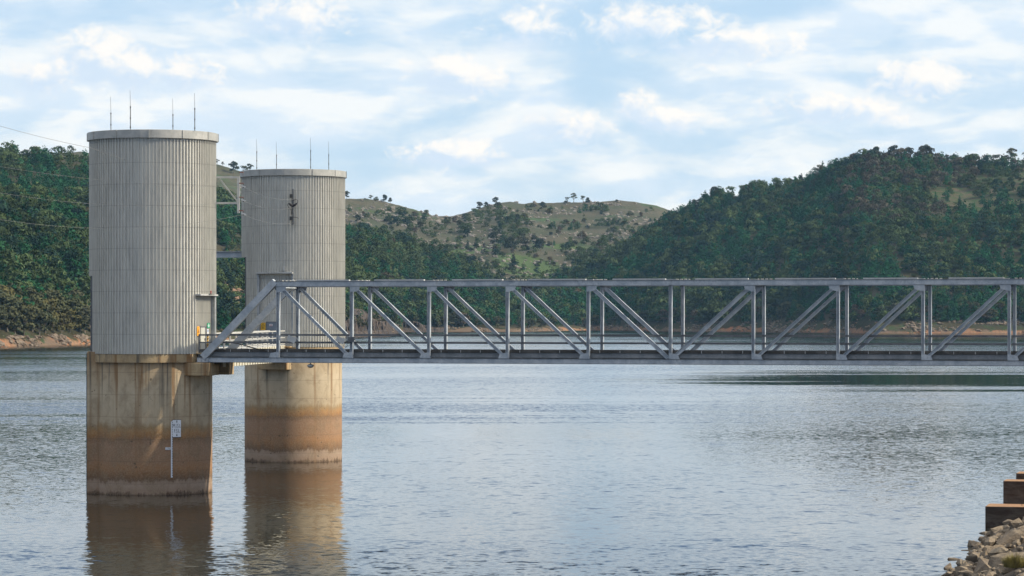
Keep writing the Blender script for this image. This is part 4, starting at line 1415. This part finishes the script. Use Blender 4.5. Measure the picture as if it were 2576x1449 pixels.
k = MB(); k.obox(F(fl_ / 2 - 1.5, W / 2, 11.80), fv * (fl_ / 2 + 1.5), fs * W / 2, ZUP * .04); k.build('walkway', M['plate'], fw)
for o in (0, W):
    k = MB()
    k.add([F(-3, o + a, z) for z in (10.45, 11.76) for a in (-.03, .03)] + [F(fl_, o + a, z) for z in (10.12, 11.76) for a in (-.03, .03)],
          [(0, 1, 3, 2), (4, 6, 7, 5), (0, 2, 6, 4), (1, 5, 7, 3), (0, 4, 5, 1), (2, 3, 7, 6)])
    q = -2.5
    while q < fl_:
        zb = 10.45 - .33 * (q + 3) / (fl_ + 3)
        k.obox(F(q, o, (zb + 11.76) / 2), fv * .035, fs * .13, ZUP * (11.76 - zb) / 2)
        q += 1.9
    k.build('girder', M['ivory'], fw)
    rr = MB()
    for z in (13.22, 12.55, 11.95):
        rr.bar(F(-2.9, o, z), F(fl_, o, z), .06, .10 if z > 13 else .07, fs)
    rr.build('railing', M['white'], fw)
    q = -2.8
    while q < fl_ + .1:
        k = MB(); k.obox(F(q, o, 12.5), fv * .05, fs * .05, ZUP * .74); k.build('rail_post', M['white'], fw)
        q += 3.95

# ------------------------------------------------------------------ link girder and line hardware
lbm = MB()
gz = EYE + (HV - 640) / FPX * 283
lbm.ibeam(Vector((T2.x - 5.0, 283.2, gz)), Vector((T2.x - 13.5, 283.4, gz)), .5, .64, (0, 1, 0), .06, .05)
lg = lbm.build('steel_girder', M['steel'])
tag(lg, 'thick steel girder sticking out of the farther tower behind the nearer one', 'girder')

D1_ = 233.0
br_ = thing('line_bracket', P(541, 490, D1_), 'steel bracket with insulators on the side of the nearer tower', 'bracket')
pu = 600
MB().obox(P(pu, 490, D1_), (.11, 0, 0), (0, .11, 0), (0, 0, 46 * D1_ / FPX)).build('post', M['plate'], br_)
for v_ in (446, 511):
    k = MB(); k.obox((P(538, v_, D1_) + P(596.7, v_, D1_)) / 2, (58.7 / 2 * D1_ / FPX, 0, 0), (0, .08, 0), (0, 0, .08)); k.build('arm', M['plate'], br_)
k = MB(); k.bar(P(553, 450, D1_ + .3), P(598, 508, D1_ + .3), .1, .1, (0, 1, 0)); k.build('brace', M['plate'], br_)
INS = [(612, 437), (612, 464), (612, 499), (612, 533)]
for (u, v) in INS:
    k = MB(); k.bar(P(602, v - 3, D1_ - .1), P(u, v - 3, D1_ - .4), .08, .07, (0, 0, 1)); ar = k.build('insulator_arm', M['brown'], br_)
    if v > 450:
        p = P(u, v + 4.5, D1_ - .45)
        k = MB()
        k.obox(p, (.17, 0, -.05), (0, .1, 0), (.012, 0, .05)); k.build('insulator', M['porc'], br_)
        k = MB(); k.tube([P(u, v - 2, D1_ - .42), P(u, v + 9, D1_ - .42)], .035, 6); k.build('hanger', M['dark'], br_)

# overhead lines past the towers
def catenary(a, b, sag, n=24):
    a, b = Vector(a), Vector(b)
    return [a.lerp(b, i / n) - ZUP * sag * 4 * (i / n) * (1 - i / n) for i in range(n + 1)]


LINES = [((612, 470), (0, 419), 462, 'uppermost of three wires crossing in front of the nearer tower'),
         ((612, 506), (0, 485), 517, 'middle of three wires crossing in front of the nearer tower'),
         ((612, 540), (0, 552), 570, 'lowest of three wires crossing in front of the nearer tower')]
for (ua, va), (ub, vb), vm, lab in LINES:
    a = P(ua, va, D1_ - .45); Db = D1_ - 17.5
    b0 = P(ub, vb, Db)
    d = b0 - a; far = a + d * 2.2
    zmid = EYE + (HV - vm) / FPX * (D1_ - 8)
    # parabola through a, the mid point and the frame edge, carried on past it
    pts_ = []
    z0, z1_, z2 = a.z, zmid, b0.z
    um = 372.0; fm = 0.385
    A_ = ((z2 - z0) - (z1_ - z0) / fm) / (1 - fm); B_ = (z2 - z0) - A_
    for i in range(41):
        f = 2.4 * i / 40
        q = a + d * f; q.z = z0 + B_ * f + A_ * f * f
        pts_.append(q)
    k = MB(); k.tube(pts_, .009, 5)
    tag(k.build('overhead_wire', M['wire']), lab, 'wire', 'overhead wires')
k = MB()
a, b = P(229, 372, D1_ - 9), P(0, 317, D1_ - 19); d = b - a
k.tube([a - d * .68 + ZUP * -.55] + [a + d * f - ZUP * (.35 * f * (1 - f)) for f in np.linspace(0, 2.2, 16)], .014, 5)
tag(k.build('overhead_wire', M['wire']), 'topmost thin wire running up to the left above the wooded hill', 'wire', 'overhead wires')

# insulator pole on the farther tower
a_ = R(4); eP, tP = e_dir(a_), t_dir(a_)
cP = T2 + eP * 5.55
zz = lambda v: EYE + (HV - v) / FPX * (284 - 5.6)
ip = thing('insulator_pole', cP + ZUP * zz(568), 'vertical pole with black insulators fixed to the farther tower', 'insulator pole')
k = MB(); k.obox(cP + ZUP * (zz(475) + zz(565)) / 2, tP * .07, eP * .07, ZUP * (zz(475) - zz(565)) / 2); k.build('pole', M['rail'], ip)
for v in (493, 549):
    k = MB(); k.obox(cP - tP * .18 + ZUP * zz(v), tP * .15, eP * .14, ZUP * .18); k.build('bracket', M['dark'], ip)
for v in (505, 524, 533, 562):
    k = MB()
    for q in range(3):
        k.lathe(cP + eP * .16 + ZUP * (zz(v) + q * .1 - .1), [(.01, -.03), (.14, -.03), (.14, .02), (.01, .03)], 12)
    k.build('insulator', M['rail'], ip)
for sg_ in (-1, 1):
    k = MB(); k.tube([cP + eP * .2 + ZUP * zz(520), cP + eP * .25 + tP * sg_ * .18 + ZUP * zz(516), cP + eP * .25 + tP * sg_ * .42 + ZUP * zz(511.5)], [.05, .13, .06], 8)
    k.build('cable_end', M['ink'], ip)
k = MB()
k.tube([cP + eP * .25 + tP * .42 + ZUP * zz(511.5), cP + eP * .3 + tP * .5 + ZUP * zz(505), cP + eP * .3 + tP * .3 + ZUP * zz(501), cP + eP * .2 + ZUP * zz(505)], .03, 6)
k.tube([cP + eP * .25 - tP * .42 + ZUP * zz(511.5), cP + eP * .3 - tP * .55 + ZUP * zz(515), cP + eP * .3 - tP * .45 + ZUP * zz(521), cP + eP * .25 - tP * .2 + ZUP * zz(527), cP + eP * .2 - tP * .15 + ZUP * zz(540)], .03, 6)
k.tube([cP + eP * .2 + ZUP * zz(546), cP + eP * .3 + tP * .4 + ZUP * zz(547), cP + eP * .2 + tP * .55 + ZUP * zz(549)], .03, 6)
k.build('cord', M['ink'], ip)
for (ua, va), vv, lab in (((613, 471), 502, 'upper'), ((613, 506), 523, 'middle'), ((613, 540), 561, 'lowest')):
    a = P(ua, va, D1_ - .45); b = cP + eP * .2 + ZUP * zz(vv)
    k = MB(); k.tube(catenary(a, b, .35), .010, 5)
    tag(k.build('overhead_wire', M['wire']), lab + ' wire from the bracket to the pole on the farther tower', 'wire', 'overhead wires')

# ------------------------------------------------------------------ level gauge on the near shaft
gt = thing('level_gauge', T1 + e_dir(R(26)) * RB, 'white water level gauge with sign and number plate on the near shaft', 'gauge')
a = R(25.3); eG, tG = e_dir(a), t_dir(a)
sc_ = lambda v: EYE + (HV - v) / FPX * 228.6
k = MB(); k.obox(T1 + eG * (RB + .05) + ZUP * (sc_(1060) + sc_(1201)) / 2, tG * .07, eG * .02, ZUP * (sc_(1060) - sc_(1201)) / 2)
stf = k.build('staff', M['signw'], gt)
k = MB(); z_ = sc_(1196)
while z_ < sc_(1062):
    k.obox(T1 + eG * (RB + .073) + tG * .045 + ZUP * z_, tG * .028, eG * .002, ZUP * .035); z_ += .14
k.build('graduation', M['ink'], stf)
a2 = R(30.2); e3, t3 = e_dir(a2), t_dir(a2)
bc_ = T1 + e3 * (RB + .06)
zc = (sc_(1056.5) + sc_(1099.5)) / 2; hh = (sc_(1056.5) - sc_(1099.5)) / 2
k = MB(); k.obox(bc_ + ZUP * zc, t3 * .365, e3 * .02, ZUP * hh); sb_ = k.build('sign_board', M['signw'], gt)
k = MB(); fc = bc_ + e3 * .024
text_mesh(k, 'M.I.S.L', fc + ZUP * (zc + hh * .12) - t3 * .01, t3, ZUP, .30, .62)
text_mesh(k, 'F.S.L', fc + ZUP * (zc - hh * .47), t3, ZUP, .30, .62)
for sg_, zz_ in ((1, .80), (-1, -.76)):
    c_ = fc + ZUP * (zc + hh * zz_)
    k.add([c_ - t3 * .028 - ZUP * .1 * sg_, c_ + t3 * .028 - ZUP * .1 * sg_, c_ + t3 * .028 + ZUP * .03 * sg_, c_ - t3 * .028 + ZUP * .03 * sg_], [(0, 1, 2, 3)])
    c_ = c_ + e3 * .002
    k.add([c_ - t3 * .065 + ZUP * .02 * sg_, c_ + t3 * .065 + ZUP * .02 * sg_, c_ + ZUP * .13 * sg_], [(0, 1, 2)])
k.build('lettering', M['ink'], sb_)
k = MB(); k.obox(bc_ - e3 * .012 + ZUP * (zc + hh), t3 * .39, e3 * .02, ZUP * .03); k.obox(bc_ - e3 * .012 + ZUP * (zc - hh), t3 * .39, e3 * .02, ZUP * .03); k.build('frame', M['ink'], sb_)
a3 = R(21.6); e4, t4 = e_dir(a3), t_dir(a3)
k = MB(); z3 = sc_(1128); k.obox(T1 + e4 * (RB + .05) + ZUP * z3, t4 * .21, e4 * .015, ZUP * .10); npb = k.build('number_plate', M['signw'], gt)
k = MB(); text_mesh(k, '378', T1 + e4 * (RB + .069) + ZUP * (z3 - .07), t4, ZUP, .15, .95); k.build('lettering', M['ink'], npb)

# ------------------------------------------------------------------ rock bank, blocks
def bank_z(s, t): return (s - 72.2 - max(0.0, -42.0 - t) * .05 + 0.5 * math.sin(t * .31) + .25 * math.sin(t * .83)) * 0.50


nb, mb_ = 60, 120
vs = []
for j in range(mb_):
    t_ = -170 + 240 * j / (mb_ - 1)
    for i in range(nb):
        s_ = 66 + 44 * (i / (nb - 1)) ** 1.4
        vs.append(tuple(B(s_, t_, min(bank_z(s_, t_), 12.2) - .25)))
bk = MB(); bk.add(vs, [(j * nb + i, j * nb + i + 1, (j + 1) * nb + i + 1, (j + 1) * nb + i) for j in range(mb_ - 1) for i in range(nb - 1)])
tag(bk.build('bank', M['earth']), 'sloping rock bank at the water edge', kind='structure')
r_ = np.random.default_rng(12)
n_ = 5200
ss, ts = r_.uniform(70.5, 95, n_), r_.uniform(-150, 55, n_)
k = ss - 70.5 < 30 * r_.random(n_) ** 1.2 + 4
ss, ts = ss[k], ts[k]
zz_ = np.array([min(bank_z(a, b), 12.2) for a, b in zip(ss, ts)])
XY = [B(a, b, 0) for a, b in zip(ss, ts)]
inblk = (ts > -22.3) & (ts < -12.0)
XY = np.array([[p.x, p.y] for p in XY])
kk = ~inblk
stones('bank_rubble', XY[kk, 0], XY[kk, 1], zz_[kk] - .20, r_.uniform(.14, .5, kk.sum()), 'small broken stones filling the bank between boulders', 'rubble', M['rock'], 5, .8)

BL = [(71.0, -21.35, -18.4, 1.44, 'lowest rusty concrete block at the water edge, nearest the boulders'),
      (71.95, -18.0, -15.9, 3.03, 'middle rusty concrete block of the stepped three'),
      (72.65, -15.6, -13.2, 3.45, 'topmost rusty concrete block of the stepped three')]
for i, (s0, ta, tb, zt, lab) in enumerate(BL):
    t = thing('concrete_block', B(s0, ta, 0), lab, 'block', 'stepped concrete blocks')
    k = MB(); k.obox(B(s0 + 9, (ta + tb) / 2, zt / 2 - 2), DV * 9, NV * (tb - ta) / 2, ZUP * (zt / 2 + 2)); k.build('block', M['block'], t, bevel=0.05)
    if i == 0:
        k = MB(); c_ = B(s0 + 2.55, ta + 1.2, zt)
        k.tube([c_ - DV * .12 - ZUP * .05, c_ - DV * .12 + ZUP * .12, c_ + ZUP * .2, c_ + DV * .12 + ZUP * .12, c_ + DV * .12 - ZUP * .05], .022, 6); k.build('lifting_hook', M['dark'], t)

ROCKM = []
for i in range(9):
    r = random.Random(60 + i)
    bm = bmesh.new()
    ax = (1.0, r.uniform(.6, .9), r.uniform(.5, .75))
    for q in range(17):
        d = Vector((r.gauss(0, 1), r.gauss(0, 1), r.gauss(0, 1))).normalized()
        m_ = max(abs(d.x), abs(d.y), abs(d.z)) ** .55
        d = d / m_ * r.uniform(.85, 1.0)
        bm.verts.new((d.x * ax[0], d.y * ax[1], d.z * ax[2]))
    res = bmesh.ops.convex_hull(bm, input=bm.verts)
    bmesh.ops.delete(bm, geom=[g for g in res['geom_interior'] if isinstance(g, bmesh.types.BMVert)], context='VERTS')
    bmesh.ops.bevel(bm, geom=bm.edges[:], offset=.012, segments=1, affect='EDGES', clamp_overlap=True)
    me = bpy.data.meshes.new('boulder'); bm.to_mesh(me); bm.free()
    me.materials.append(M['rock']); ROCKM.append(me)


def boulder(s, t, size, label, grp=None, zoff=0.0, k=None, rot=None, sc=(1, 1, 1)):
    o = bpy.data.objects.new('boulder', ROCKM[random.randrange(9) if k is None else k])
    o.location = B(s, t, max(bank_z(s, t), -0.25) + zoff + size * .12)
    o.rotation_euler = rot or (random.uniform(-.5, .5), random.uniform(-.5, .5), random.random() * 6.283)
    o.scale = (size * sc[0], size * sc[1], size * sc[2])
    COL.objects.link(o)
    return tag(o, label, 'boulder', grp)


GB = 'boulders on the bank'
def st_of(u, v, z=None):
    for k in range(2000):
        D = 120 + k * .06
        zr = EYE + (HV - v) / FPX * D
        q = Vector(((u - 1288) / FPX * D, D, 0)) - T1
        s_, t_ = q.dot(DV), q.dot(NV)
        if zr <= max(bank_z(s_, t_), 0.0): return s_, t_
    return s_, t_


SPEC = [(2412, 1408, .1, 1.0, 'flat topped boulder lying alone in the water, leftmost on the bank', 0, (.05, .1, .3), (1.3, .8, .7)),
        (2445, 1390, .1, .6, 'small dark boulder at the water edge behind the flat one', 1, None, (1, 1, .6)),
        (2462, 1378, .2, .7, 'pointed boulder at the tip of the bank', 2, None, (1, .8, .9)),
        (2518, 1316, .7, .85, 'squarish pale boulder leaning against the lowest concrete block', 3, (.1, .1, .4), (1.05, .8, 1.1)),
        (2550, 1296, 1.1, .8, 'pale boulder perched highest, beside the lowest concrete block', 4, None, (.9, .8, 1.0)),
        (2514, 1330, .5, .80, 'brown rounded boulder just below the squarish one', 5, None, (1.1, .9, 1.0)),
        (2498, 1362, .3, .80, 'dark rounded boulder at the waterline below the concrete block', 6, None, (1, .9, .9)),
        (2505, 1392, .5, .95, 'broad pale boulder in the middle of the bank', 7, None, (1.15, .9, .9)),
        (2470, 1435, .35, 1.25, 'largest split boulder at the bottom of the picture', 8, None, (1.0, .9, 1.15)),
        (2426, 1440, .15, .85, 'brown boulder at the lower water edge', 2, None, (1.1, .9, .9)),
        (2452, 1408, .25, 1.05, 'grey brown boulder beside the flat one in the water', 5, None, (1, .9, 1.0)),
        (2545, 1415, 1.0, 1.5, 'long grey boulder below the dry bush', 0, (.1, -.2, .2), (1.5, .8, .8)),
        (2560, 1360, 1.3, 1.6, 'big grey boulder high at the photo edge', 3, (.2, -.3, .2), (1.4, .9, .9))]
taken = []
for (u, v, z, size, lab, kk_, rot, sc3) in SPEC:
    s, t = st_of(u, v, z)
    o = boulder(s, t, size * .68, lab, GB, 0.0, kk_, rot, sc3)
    taken.append((s, t, size * .75))
cnt = 0
rb_ = random.Random(8)
for _ in range(6000):
    if cnt >= 150: break
    s, t = rb_.uniform(71.2, 77.5), rb_.uniform(-72, -22.4)
    size = rb_.choice([.36, .42, .5, .6, .7, .95])
    if any((s - a) ** 2 + (t - b) ** 2 < (.75 * (size * .6 + c)) ** 2 for a, b, c in taken): continue
    taken.append((s, t, size * .6)); cnt += 1
    boulder(s, t, size * .66, 'broken tan boulder among many on the rock bank', GB)

# dry bush on the bank
s, t = st_of(2552, 1432, 1.2)
tf = thing('dry_bush', B(s, t, bank_z(s, t)), 'dry yellow green bush growing between the boulders', 'bush')
k = MB(); r = random.Random(4)
for i in range(900):
    a, q = r.random() * 6.283, math.sqrt(r.random()) * .55
    b = B(s, t, bank_z(s, t) + .1) + Vector((q * math.cos(a), q * math.sin(a), 0))
    L = r.uniform(.35, .8) * (1.15 - q)
    tip = b + Vector((math.cos(a) * L * .5 * (q + .3) + r.gauss(0, .06), math.sin(a) * L * .5 * (q + .3) + r.gauss(0, .06), L))
    w = Vector((-math.sin(a), math.cos(a), 0)) * .012
    m_ = b.lerp(tip, .6)
    k.add([b - w, b + w, m_ + w, m_ - w, tip], [(0, 1, 2, 3), (3, 2, 4)])
k.build('stems', M['tuft'], tf)

# ------------------------------------------------------------------ haze
hz = MB(); hz.box((-2400, -60, -1.2), (2400, 4600, 420))
ho = hz.build('haze', None if False else M['dark'])
ho.data.materials.clear()
hm = bpy.data.materials.new('air'); hm.use_nodes = True
hn = NT(hm.node_tree)
out = hn.n('ShaderNodeOutputMaterial'); pv = hn.n('ShaderNodeVolumePrincipled')
pv.inputs['Color'].default_value = (0.36, 0.66, 1.0, 1)
pv.inputs['Absorption Color'].default_value = (1, 1, 1, 1)
pv.inputs['Density'].default_value = 0.000030
pv.inputs['Anisotropy'].default_value = 0.2
hn.t.links.new(pv.outputs[0], out.inputs['Volume'])
ho.data.materials.append(hm)
tag(ho, 'thin blue haze over the lake and hills', kind='stuff')
